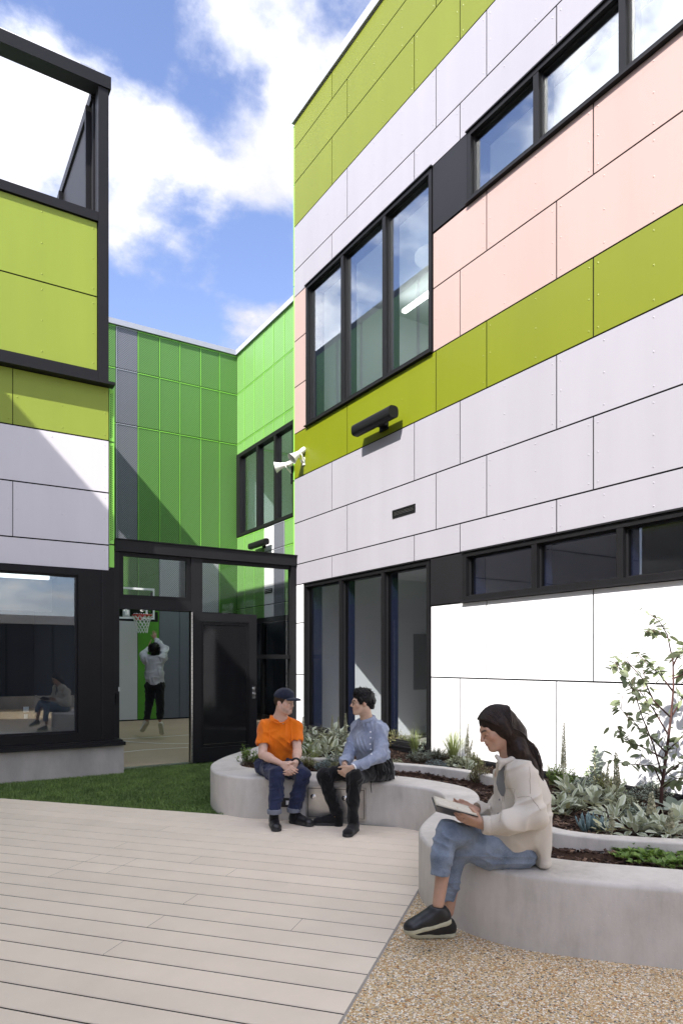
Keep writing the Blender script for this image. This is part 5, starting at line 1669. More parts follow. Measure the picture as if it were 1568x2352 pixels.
def hand(F, w, D, N, T, curl=(.3, .4, .3), sc=1.0, thumb=(.7, .5, .3), k=.006, spread=.06):
    """palm and five fingers; w wrist, D along the hand, N out of the palm, T towards the thumb"""
    D = nv(D); N = nv(np.asarray(N) - D * (np.asarray(N) @ D)); S = np.cross(D, N); S = S if S @ np.asarray(T) > 0 else -S
    w = np.asarray(w, float)
    for i, o in enumerate((-.026, -.009, .009, .026)):
        F.cone(w + S * o * .75 * sc, w + (D * .082 + S * o) * sc, .0150 * sc, .0125 * sc, .012)
    lens = ((.033, .020, .017), (.042, .026, .019), (.045, .028, .020), (.041, .025, .019))
    for i, o in enumerate((-.030, -.0105, .0095, .0285)):
        p = w + (D * (.085 - .004 * abs(i - 2)) + S * o) * sc; a = 0; d0 = nv(D + S * o * spread * 40)
        rr = (.0078, .0086, .0088, .0086)[i]
        for j in range(3):
            a += curl[j] * (1.12 - .06 * i); d = d0 * math.cos(a) + N * math.sin(a); q = p + d * lens[i][j] * sc
            F.cone(p, q, rr * sc * (1 - .09 * j), rr * sc * (.93 - .09 * j), k); p = q
    p = w + (D * .018 + S * .026) * sc; d = nv(S * thumb[0] + D * thumb[1] + N * thumb[2])
    for j, l in enumerate((.040, .032, .025)):
        q = p + d * l * sc; F.cone(p, q, (.0145, .0105, .0092)[j] * sc, (.0112, .0094, .0075)[j] * sc, .008); p = q; d = nv(d + D * .25 - S * .15 + N * .1)


def shoe(root, heel, toe_dir, up, L_=.27, up_mat='leather', so_mat='rubber_dark', ankle=.085, sole=.024, h=.005, boot=False, name='shoe', toe_spring=0, label=None):
    f = nv(toe_dir); u = nv(np.asarray(up) - f * (np.asarray(up) @ f)); r = np.cross(f, u); heel = np.asarray(heel, float)
    P = lambda a, b, c: heel + f * a + r * b + u * c
    pts = np.array([P(a, b, c) for a in (-.05, L_ + .05) for b in (-.08, .08) for c in (-.03, ankle + .08)])
    A = Field(pts.min(0), pts.max(0), h)
    A.ecap(P(.045, 0, sole + .015), P(.11, 0, sole + .012), r, (.036, .045), (.038, .045), .02)
    A.ecap(P(.11, 0, sole + .012), P(L_ - .052, 0, sole + .006), r, (.039, .045), (.043, .032), .03)
    A.ell(P(L_ - .055, 0, sole + .006), (.042, .052, .030), (r, f, u), .02)
    A.cone(P(.05, 0, sole + .03), P(.058, 0, ankle), .036, .040, .03)
    A.cone(P(.075, 0, sole + .05), P(.17, 0, sole + .025), .034, .026, .03)
    A.slab(P(0, 0, sole * .8), -u)
    A.slab(P(.05, 0, ankle + .012), nv(u - .25 * f))
    o = emit(A, name, M[up_mat], root)
    B = Field(pts.min(0), pts.max(0), h * .8)
    B.ecap(P(.043, 0, sole * .5), P(.12, 0, sole * .5), r, (.041, .041), (.038, .06), .02); B.ecap(P(.12, 0, sole * .5), P(L_ - .05, 0, sole * .5), r, (.039, .05), (.047, .048), .02)
    B.slab(P(0, 0, 0), -u); B.slab(P(0, 0, sole), u)
    emit(B, 'sole', M[so_mat], o)
    lc = MB()                                         # laces
    for i in range(4):
        a, c = .10 + .022 * i, sole + .083 - .011 * i - (0 if not boot else -.006)
        q = [P(a, b * .022, c - .010 * b * b) for b in (-1, -.4, .4, 1)]
        lc.tube([Vector(v) for v in to_world(np.array(q))], .0028, 5)
    lc.build('lace', M['blackcloth'] if up_mat != 'white_canvas' else M['lamp_white'], o)
    return o


def body_core(F, J, sc=1.0, male=True):
    """torso, limbs and neck of the continuous body"""
    side = nv(J['shR'] - J['shL'])
    F.ecap(J['pelvis'], J['belly'], side, (.135 * sc, .095 * sc), (.13 * sc, .092 * sc), .04)
    F.ecap(J['belly'], J['chest'], side, (.13 * sc, .09 * sc), (.15 * sc, .10 * sc), .04)
    F.cone(J['chest'] * .35 + J['neck'] * .65, J['neck'], .07 * sc, .055 * sc, .04)
    for s in 'LR':
        F.cone(J['chest'] * .4 + J['neck'] * .6, J['sh' + s], .06 * sc, .052 * sc, .03)
        F.chain([J['sh' + s], J['el' + s], J['wr' + s]], [.052 * sc, .041 * sc, .026 * sc], .02)
        F.cone(J['el' + s] * .72 + J['wr' + s] * .28, J['el' + s] * .6 + J['wr' + s] * .4, .040 * sc, .037 * sc, .03)
        F.chain([J['hip' + s], J['kn' + s], J['an' + s]], [.078 * sc, .052 * sc, .034 * sc], .02)


def span(J, extra=.2):
    A = np.array(list(J.values())); return A.min(0) - extra, A.max(0) + extra


# ------------------------------------------------------------------ woman with the book
def build_woman():
    d0 = 3.72
    J = dict(headc=Lc(1140, 1673, 3.74), neck=Lc(1172, 1745, 3.75), chest=Lc(1190, 1808, 3.76), belly=Lc(1196, 1885, 3.77), pelvis=Lc(1196, 1952, 3.78),
             shL=Lc(1200, 1785, 3.60), shR=Lc(1156, 1780, 3.91), elL=Lc(1222, 1880, 3.50), elR=Lc(1152, 1885, 3.97), wrL=Lc(1110, 1896, 3.53), wrR=Lc(1094, 1864, 3.84),
             hipL=Lc(1190, 1955, 3.68), hipR=Lc(1186, 1948, 3.88), knL=Lc(1052, 1946, 3.70), knR=Lc(1029, 1916, 3.60), anL=Lc(1029, 2096, 3.74), anR=Lc(1006, 2078, 3.55))
    root = thing('person', 'dark haired woman in an oat overshirt and light jeans reading a book, legs crossed', 'person', to_world(np.array([[Lc(1180, 1990, 3.74)[0], 3.74, .39]]))[0])
    f = nv((-.895, -.16, -.42)); u = nv((-.42, -.02, .90))
    lo, hi = span(J, .16)
    B = Field(lo, hi, .0042)
    body_core(B, J, .88)
    P = head(B, J['headc'], f, u, .97, 1.1, .9)
    B.cone(P(0, -.018, -.06), J['neck'], .046, .050, .03)
    hand(B, Lc(1106, 1895, 3.53), Lc(1040, 1872, 3.53) - Lc(1106, 1895, 3.53), (.05, .75, .65), (0, -.6, .8), (.10, .25, .30), .92, (.5, .8, .5))
    hand(B, Lc(1090, 1863, 3.84), Lc(1035, 1850, 3.78) - Lc(1090, 1863, 3.84), (.05, -.7, .7), (0, 1, -.3), (.10, .25, .30), .92, (.3, .9, .1))
    base = np.array((.46, .275, .19))
    emit(B, 'body', M['skin'], root, lambda V: face_tint(P, base, V, .97, (.36, .12, .10), (.035, .020, .014), lids=True), relax=1)
    # grey tee
    side = nv(J['shR'] - J['shL'])
    T = Field(lo, hi, .006)
    T.ecap(J['belly'], J['chest'], side, (.135, .108), (.140, .112), .04); T.ecap(J['chest'], J['neck'] * .75 + J['chest'] * .25, side, (.13, .108), (.08, .078), .04)
    T.cone(P(0, .02, -.05), J['neck'] + np.array([-.01, 0, .01]), .05, .053, .01, 's')
    emit(T, 'tee', M['greytee'], root)
    # overshirt
    S = Field(lo - .04, hi + .04, .0046)
    S.ecap(Lc(1187, 1772, 3.77), Lc(1201, 1835, 3.77), side, (.150, .100), (.185, .130), .05)
    S.ecap(Lc(1201, 1835, 3.77), Lc(1188, 1905, 3.76), side, (.185, .135), (.18, .140), .05)
    S.ecap(Lc(1188, 1905, 3.76), Lc(1170, 1926, 3.75), side, (.175, .14), (.16, .120), .04)
    S.cone(Lc(1184, 1758, 3.76), Lc(1196, 1785, 3.62), .062, .075, .04); S.cone(Lc(1176, 1758, 3.76), Lc(1172, 1784, 3.92), .055, .065, .04)
    S.chain([Lc(1203, 1786, 3.60), Lc(1226, 1874, 3.52), Lc(1165, 1893, 3.49), Lc(1116, 1896, 3.53)], [.069, .067, .056, .043], .03)
    S.chain([Lc(1172, 1786, 3.93), Lc(1152, 1884, 3.98), Lc(1098, 1862, 3.85)], [.07, .07, .042], .035)
    S.ecap(Lc(1224, 1872, 3.78), Lc(1235, 1970, 3.76), (0, 1, 0), (.19, .085), (.15, .045), .05)      # shirt tail
    S.cone(Lc(1200, 1890, 3.86), Lc(1222, 1968, 3.88), .08, .045, .05)
    S.folds(.0115, .14, 4)
    # cut: neck opening, front opening, hems, cuffs
    S.cone(P(0, .0, -.07), J['neck'] + np.array([-.012, -.01, .02]), .055, .058, .012, 's')
    S.cone(Lc(1150, 1742, 3.70), Lc(1142, 1800, 3.695), .036, .034, .008, 's'); S.cone(Lc(1142, 1800, 3.695), Lc(1130, 1876, 3.70), .034, .014, .006, 's')
    S.ell(Lc(1150, 2000, 3.75), (.16, .40, .135), None, .008, 's')                      # front hem arc
    S.cone(Lc(1206, 1990, 3.55), Lc(1203, 1935, 3.55), .034, .010, .006, 's')          # side vent
    S.cone(Lc(1104, 1896, 3.53), Lc(1090, 1896, 3.53), .040, .05, .004, 's'); S.cone(Lc(1088, 1860, 3.83), Lc(1076, 1858, 3.82), .040, .05, .004, 's')
    S.slab((0, 0, .398), (0, 0, -1))
    so = emit(S, 'overshirt', M['oat'], root, relax=3)
    # collar stand and fall, cuff bands, placket and pocket seams, buttons
    C = Field(lo, hi, .0042)
    ring = [Lc(1140, 1738, 3.70), Lc(1152, 1752, 3.665), Lc(1176, 1746, 3.665), Lc(1196, 1736, 3.72), Lc(1196, 1734, 3.80), Lc(1176, 1742, 3.86), Lc(1150, 1744, 3.83)]
    C.chain(ring, [.012, .016, .017, .016, .016, .015, .012], .012)
    C.chain([Lc(1152, 1752, 3.66), Lc(1146, 1768, 3.655)], [.016, .008], .012)
    emit(C, 'collar', M['oat'], so)
    K = Field(lo, hi, .0046); K.ecap(Lc(1122, 1897, 3.515), Lc(1109, 1896, 3.53), (0, 0, 1), (.050, .044), (.047, .040), .01)
    K.cone(Lc(1104, 1896, 3.53), Lc(1090, 1896, 3.53), .036, .045, .004, 's'); K.slab(Lc(1106, 1896, 3.53), (-1, 0, 0)); K.slab(Lc(1124, 1896, 3.53), (1, 0, 0))
    emit(K, 'cuff', M['oat'], so)
    Vs = np.array([v.co for v in so.data.vertices]) + np.array(OFF[so])
    cam_p = np.array([0, 0, EYE])
    def on_surface(px, py, lift=.003):
        """nearest shirt point in front of a picture direction"""
        r = to_world(np.array([Lc(px, py, 1.0)]))[0] - cam_p; r /= np.linalg.norm(r); q = Vs - cam_p; t = q @ r
        dist = np.linalg.norm(q - t[:, None] * r, axis=1); c = t[dist < .010]
        i = np.argmin(t + dist * 12); return Vs[i] - r * lift
    for (x, y) in ((1158, 1768), (1152, 1800), (1147, 1837), (1143, 1870)):
        p = on_surface(x, y); r = Vector(cam_p - p).normalized(); MB().lathe(p, r, [(0, .0055), (.003, .0055), (.0035, .001)], 10).build('button', M['greytee'], so)
    seam = MB()
    for path in (((1163, 1752), (1161, 1775), (1157, 1800), (1153, 1835), (1149, 1868), (1146, 1895)), ((1159, 1812), (1175, 1812), (1180, 1813)), ((1159, 1812), (1156, 1850)), ((1181, 1813), (1180, 1852)),
                 ((1187, 1833), (1205, 1831), (1218, 1831)), ((1218, 1831), (1232, 1850), (1244, 1868)), ((1216, 1762), (1217, 1800), (1218, 1831))):
        pts = []
        for (a, b), (c_, d_) in zip(path[:-1], path[1:]):
            for t in np.linspace(0, 1, 6)[:-1]: pts.append(on_surface(a + (c_ - a) * t, b + (d_ - b) * t, .0005))
        pts = [Vector(p) for i, p in enumerate(pts) if i == 0 or np.linalg.norm(p - pts[i - 1]) > .003]
        if len(pts) > 2: seam.tube(pts, .0018, 4)
    tag(seam.build('seams', cloth('oat_seam', (.36, .31, .25), 500, .06), so), kind='stuff')
    # jeans
    Jn = Field(lo - .03, hi + .03, .0046)
    Jn.ell(Lc(1190, 1950, 3.78), (.105, .165, .105), None, .04)
    Jn.chain([Lc(1188, 1957, 3.69), Lc(1120, 1956, 3.68), Lc(1050, 1946, 3.70), Lc(1025, 2066, 3.73)], [.090, .082, .064, .046], .03)
    Jn.chain([Lc(1184, 1946, 3.88), Lc(1100, 1925, 3.74), Lc(1030, 1916, 3.60), Lc(1014, 1970, 3.56), Lc(1008, 2021, 3.54)], [.088, .076, .064, .056, .049], .03)
    Jn.folds(.008, .09, 9)
    Jn.slab((0, 0, .392), (0, 0, -1)) if False else None
    X, Y, Z = np.meshgrid(*[Jn.lo[i] + Jn.h * np.arange(Jn.n[i]) for i in range(3)], indexing='ij', sparse=True)
    seat = (.394 - Z) + 0 * X + 0 * Y
    onb = (X > Lc(1165, 1990, 3.7)[0])
    Jn.f = np.where(onb, np.maximum(Jn.f, seat), Jn.f).astype(np.float32)
    Jn.cone(Lc(1006, 2030, 3.54), Lc(1003, 2062, 3.53), .060, .06, .004, 's'); Jn.cone(Lc(1026, 2077, 3.735), Lc(1028, 2110, 3.74), .056, .056, .004, 's')
    jo = emit(Jn, 'jeans', M['denim'], root)
    # sneakers
    hl = Lc(1040, 2106, 3.56); sd = Lc(932, 2134, 3.53) - Lc(1036, 2108, 3.56)
    shoe(root, Lc(1038, 2119, 3.56), sd, (-.22, 0, 1), .262, 'leather', 'rubber', .085, .024, .0046)
    g = Lc(1048, 2153, 3.73); g[2] = .003
    shoe(root, g, (-1, -.02, 0), (0, 0, 1), .262, 'leather', 'rubber', .085, .024, .0046)
    # hair
    H = Field(J['headc'] - .22, J['headc'] + np.array([.34, .22, .20]), .0042); H.lo = J['headc'] - np.array([.20, .22, .36]); H.n = np.ceil(np.array([.50, .44, .54]) / H.h).astype(int); H.f = np.full(H.n, 1., np.float32)
    r = np.cross(f, u); ax = (r, f, u)
    H.ell(P(0, -.014, .040), np.array([.084, .097, .088]) * .97, ax, .01)
    H.cone(P(.0, -.06, .0), P(0, -.085, -.08), .066, .052, .05)
    for s in (-1, 1): H.cone(P(s * .060, -.010, .02), P(s * .062, -.016, -.03), .030, .026, .03); H.cone(P(s * .062, -.016, -.03), P(s * .048, -.055, -.09), .027, .026, .04)
    H.chain([P(0, -.080, -.06), Lc(1190, 1728, 3.70), Lc(1214, 1758, 3.69), Lc(1243, 1792, 3.68)], [.058, .050, .038, .012], .05)
    H.ell(P(0, .108, -.055), np.array([.063, .085, .105]) * .97, (r, f, u), .014, 's')
    H.folds(.0018, .03, 3)
    ho = emit(H, 'hair', M['hair_brown'], root, relax=4)
    st = MB(); rr = random.Random(8)
    for i in range(620):
        s = -1 if i % 5 else 1                          # mostly on the side we see
        s = 1 if (r[1] < 0) == (i % 5 > 0) else -1
        fp = rr.uniform(-.085, .070); w = rr.uniform(.0, .010); q = rr.random()
        pts = [P(s * rr.uniform(.0, .012), fp, .041 + .089 * math.sqrt(max(0.04, 1 - ((fp + .014) / .103) ** 2))), P(s * (.060 + w), fp - .012, .045 + .055 * math.sqrt(max(0.04, 1 - ((fp + .014) / .103) ** 2))), P(s * (.080 + w), .035 * q - .045 + fp * .35, .02),
               P(s * (.078 + w * 1.5), -.030 - .06 * q, -.06), P(s * (.066 + w), -.075 - .04 * q, -.125)]
        e = Lc(1216 + 34 * rr.random() - 10 * (1 - q), 1755 + 45 * rr.random() + 0 * q, 3.66 + .03 * rr.random() if s == (1 if r[1] < 0 else -1) else 3.76)
        m_ = .5 * pts[-1] + .5 * e + np.array([.012, 0, .022]) * (1 if q > .3 else .4)
        pts += [m_, e]
        C_ = []
        V_ = [Vector(v) for v in to_world(np.array(pts))]
        for k in range(len(V_) - 1):
            p0, p1, p2, p3 = V_[max(k - 1, 0)], V_[k], V_[k + 1], V_[min(k + 2, len(V_) - 1)]
            for t in (0, .33, .66): C_.append(.5 * ((2 * p1) + (p2 - p0) * t + (2 * p0 - 5 * p1 + 4 * p2 - p3) * t * t + (3 * p1 - p0 - 3 * p2 + p3) * t ** 3))
        C_.append(V_[-1]); n = len(C_)
        st.tube(C_, [.0020 * (1 - .6 * (k / n) ** 3) for k in range(n)], 4, False)
    tag(st.build('hair_strands', M['strand'], ho, True), kind='stuff')
    return root


build_woman()


# ------------------------------------------------------------------ the book
def build_book():
    A, B = Lc(1094, 1889, 3.63), Lc(1001, 1864, 3.63)
    nA, nB = Lc(1098, 1876, 3.50), Lc(1001, 1850, 3.50); fA, fB = Lc(1086, 1860, 3.76), Lc(991, 1832, 3.76)
    t = thing('book', 'open paperback with a dark grey cover held in the reading woman\'s hands', 'book', to_world(np.array([A]))[0])
    M['page'] = pm('page', (.66, .60, .48), .9, .2, var=.06, vscale=60); M['cover'] = pm('book_cover', (.05, .052, .055), .5, .4, var=.3, vscale=40)
    for (a, b, c, d, s) in ((A, B, nB, nA, 1), (A, B, fB, fA, -1)):
        n = nv(np.cross(b - a, d - a)); n = n if n[2] > 0 else -n
        def plate(h0, h1, ins, name, mat, bulge=0):
            U = 7; W = 7; vs = []
            for lay in (h0, h1):
                for i in range(U):
                    for j in range(W):
                        x = ins + (1 - 2 * ins) * i / (U - 1); y = (1 - ins) * j / (W - 1)
                        p = (a * (1 - x) + b * x) * (1 - y) + (d * (1 - x) + c * x) * y
                        hh = lay + (bulge * math.sin(math.pi * min(1, y * 1.15)) * (1 if lay == h1 else 0))
                        vs.append(p + n * hh)
            fs = []
            q = lambda l, i, j: l * U * W + i * W + j
            for i in range(U - 1):
                for j in range(W - 1):
                    fs.append((q(0, i, j), q(0, i, j + 1), q(0, i + 1, j + 1), q(0, i + 1, j))); fs.append((q(1, i, j), q(1, i + 1, j), q(1, i + 1, j + 1), q(1, i, j + 1)))
            for i in range(U - 1):
                fs.append((q(0, i, 0), q(0, i + 1, 0), q(1, i + 1, 0), q(1, i, 0))); fs.append((q(0, i + 1, W - 1), q(0, i, W - 1), q(1, i, W - 1), q(1, i + 1, W - 1)))
            for j in range(W - 1):
                fs.append((q(0, 0, j + 1), q(0, 0, j), q(1, 0, j), q(1, 0, j + 1))); fs.append((q(0, U - 1, j), q(0, U - 1, j + 1), q(1, U - 1, j + 1), q(1, U - 1, j)))
            np_mesh(name, to_world(np.array(vs)), np.array(fs), mat, t)
        plate(-.003, 0, 0, 'cover', M['cover']); plate(.0004, .013, .025, 'pages', M['page'], .008)


build_book()


# ------------------------------------------------------------------ man in the orange T-shirt
def build_orange():
    J = dict(headc=Lc(653, 1613, 6.56), neck=Lc(643, 1655, 6.63), chest=Lc(643, 1692, 6.66), belly=Lc(638, 1735, 6.70), pelvis=Lc(634, 1762, 6.72),
             shR=Lc(608, 1672, 6.64), shL=Lc(678, 1671, 6.68), elR=Lc(603, 1734, 6.50), elL=Lc(683, 1727, 6.52), wrR=Lc(645, 1755, 6.28), wrL=Lc(679, 1753, 6.32),
             hipR=Lc(612, 1763, 6.70), hipL=Lc(657, 1763, 6.70), knR=Lc(636, 1780, 6.27), knL=Lc(695, 1781, 6.30), anR=Lc(630, 1874, 6.16), anL=Lc(675, 1870, 6.30))
    root = thing('person', 'man in an orange T-shirt, navy cap and rolled dark jeans on the bench', 'person', to_world(np.array([[J['pelvis'][0], 6.6, .39]]))[0])
    f = nv((.83, -.55, -.10)); u = (0.03, 0, 1); lo, hi = span(J, .2)
    B = Field(lo, hi, .0058)
    body_core(B, J, 1.0)
    P = head(B, J['headc'], f, u, .98, 1.15, 1.05)
    B.cone(P(0, -.02, -.06), J['neck'], .058, .068, .04); B.cone(J['neck'], J['chest'] + np.array([0, .01, .09]), .066, .07, .04)
    hand(B, Lc(650, 1757, 6.27), Lc(672, 1773, 6.20) - Lc(650, 1757, 6.27), (.3, .8, -.25), (.5, -.2, .9), (.35, .6, .5), 1.0, (.6, .6, .1))
    hand(B, Lc(678, 1756, 6.31), Lc(665, 1780, 6.20) - Lc(678, 1756, 6.31), (-.75, .25, -.1), (.2, -.7, .4), (.40, .55, .4), 1.0, (.6, .6, .1))
    base = np.array((.60, .385, .29))
    beard = [(x, y, z, .022) for x, y, z in ((0, .085, -.092), (.03, .068, -.085), (-.03, .068, -.085), (.047, .045, -.07), (-.047, .045, -.07), (0, .095, -.042), (.055, .02, -.055), (-.055, .02, -.055))]
    emit(B, 'body', M['skin'], root, lambda V: face_tint(P, base, V, 1.0, (.42, .17, .13), (.16, .085, .05), beard), relax=1)
    side = nv(J['shL'] - J['shR'])
    S = Field(lo, hi, .0058)
    S.ecap(J['chest'] + np.array([0, 0, .03]), J['chest'] + np.array([0, 0, -.05]), side, (.165, .112), (.168, .118), .05)
    S.ecap(J['chest'], J['belly'] + np.array([0, -.01, 0]), side, (.165, .115), (.158, .122), .05)
    S.ecap(J['belly'], J['pelvis'] + np.array([-.005, 0, .03]), side, (.155, .12), (.150, .115), .05)
    for s in 'LR':
        S.cone(Lc(643, 1661, 6.64), J['sh' + s], .078, .064, .04)
        e = J['sh' + s] * .36 + J['el' + s] * .64
        S.cone(J['sh' + s], e, .066, .060, .035)
    S.folds(.013, .12, 2)
    S.ell(Lc(644, 1643, 6.60), (.069, .072, .050), ((1, 0, 0), (0, .86, .5), (0, -.5, .86)), .010, 's')
    for s in 'LR':
        e = J['sh' + s] * .40 + J['el' + s] * .60; dirn = nv(J['el' + s] - J['sh' + s]); S.cone(e + dirn * .055, e + dirn * .10, .070, .08, .004, 's')
    S.slab(J['pelvis'] + np.array([0, 0, .055]), (0.0, .25, -1))
    so = emit(S, 't_shirt', M['orange'], root)
    K = Field(lo, hi, .0058); c0 = Lc(644, 1651, 6.60)
    for i in range(14):
        a, b = [2 * math.pi * (i + q) / 14 for q in (0, 1)]
        pt = lambda w: c0 + np.array([.075 * math.cos(w), .074 * math.sin(w), .040 * math.sin(w)])
        K.cone(pt(a), pt(b), .0085, .0085, .006)
    emit(K, 'neckband', M['orange'], so)
    N_ = Field(lo - .05, hi + .05, .0058)
    N_.ecap(J['hipR'] + np.array([-.01, .01, .01]), J['hipL'] + np.array([.01, .01, .01]), (0, 0, 1), (.105, .11), (.105, .11), .04)
    N_.ecap(J['pelvis'], J['pelvis'] + np.array([0, 0, .075]), side, (.15, .115), (.147, .108), .04)
    for s in 'LR':
        k_ = J['kn' + s]; h_ = J['an' + s]
        N_.chain([J['hip' + s], J['hip' + s] * .45 + k_ * .55 + np.array([0, 0, .012]), k_, k_ * .45 + h_ * .55, h_ + np.array([0, 0, .03])], [.092, .084, .070, .063, .059], .03)
    N_.folds(.010, .09, 5)
    N_.slab((0, 0, .135), (0, 0, -1))
    X, Y, Z = np.meshgrid(*[N_.lo[i] + N_.h * np.arange(N_.n[i]) for i in range(3)], indexing='ij', sparse=True)
    N_.f = np.where(Y > 6.46, np.maximum(N_.f, .392 - Z + 0 * X), N_.f).astype(np.float32)
    no = emit(N_, 'jeans', M['indigo'], root)
    for s in 'LR':
        T = Field(J['an' + s] - .14, J['an' + s] + .16, .005); q = J['an' + s] + np.array([0, 0, .035])
        T.cone(q + np.array([0, 0, -.015]), q + np.array([0, 0, .02]), .066, .067, .01); T.slab(q + np.array([0, 0, .022]), (0, 0, 1)); T.slab(q + np.array([0, 0, -.020]), (0, 0, -1))
        emit(T, 'turn_up', M['cuff'], no)
    BL = MB(); cl = to_world(np.array([J['pelvis'] + np.array([.15 * math.cos(a), .118 * math.sin(a), .083]) for a in np.linspace(0, 2 * math.pi, 25)]))
    BL.tube([Vector(v) for v in cl], .014, 6, False).build('belt', M['leather'], no, True)
    for s in 'LR':
        T = Field(J['an' + s] - .14, J['an' + s] + .2, .005); T.cone(J['an' + s] + np.array([0, 0, -.05]), J['an' + s] + np.array([0, 0, .03]), .040, .040, .01); emit(T, 'sock', M['blackcloth'], root)
    h0 = Lc(626, 1898, 6.28); h0[2] = .002; shoe(root, h0, (.24, -.97, 0), (0, 0, 1), .285, 'leather', 'rubber_dark', .135, .024, .0055, True, 'boot')
    h1 = Lc(665, 1896, 6.37); h1[2] = .002; shoe(root, h1, (.80, -.60, 0), (0, 0, 1), .285, 'leather', 'rubber_dark', .135, .024, .0055, True, 'boot')
    # hair under a soft cap
    ax = (np.cross(f, nv(u)), f, nv(u)); H = Field(J['headc'] - .2, J['headc'] + .2, .005)
    H.ell(P(0, -.018, .02), (.081, .094, .085), ax, .01); H.ell(P(0, .075, -.05), (.085, .085, .105), ax, .01, 's'); H.slab(P(0, 0, -.045), -np.asarray(u, float)); H.folds(.003, .02, 1)
    H.ell(P(.08, .0, -.02), (.02, .022, .03), ax, .006, 's'); H.ell(P(-.08, .0, -.02), (.02, .022, .03), ax, .006, 's')
    emit(H, 'hair', M['hair_mid'], root)
    Cp = Field(J['headc'] - .25, J['headc'] + .25, .005)
    Cp.ell(P(0, -.010, .052), (.089, .108, .084), ax, .01); Cp.slab(P(0, -.01, .040), -(np.asarray(ax[2]) * 1 + .10 * f)); Cp.folds(.003, .05, 7)
    co_ = emit(Cp, 'cap', M['navycap'], root)
    Br = Field(J['headc'] - .25, J['headc'] + .25, .004)
    Br.ell(P(0, .108, .030), (.080, .072, .026), ax, .01); Br.ell(P(0, .105, .012), (.088, .080, .030), ax, .004, 's'); Br.ell(P(0, -.012, .05), (.084, .102, .09), ax, .004, 's')
    emit(Br, 'brim', M['navycap'], co_)
    wt = MB(); w0 = J['wrL'] + (J['elL'] - J['wrL']) * .10; dr = nv(J['elL'] - J['wrL']); a_ = nv(np.cross(dr, (0, 1, 0))); b_ = np.cross(dr, a_)
    rg = to_world(np.array([w0 + .034 * (a_ * math.cos(t) + b_ * math.sin(t)) for t in np.linspace(0, 2 * math.pi, 19)]))
    wt.tube([Vector(v) for v in rg], .010, 6, False).build('watch', M['rubber_dark'], root, True)
    return root


build_orange()


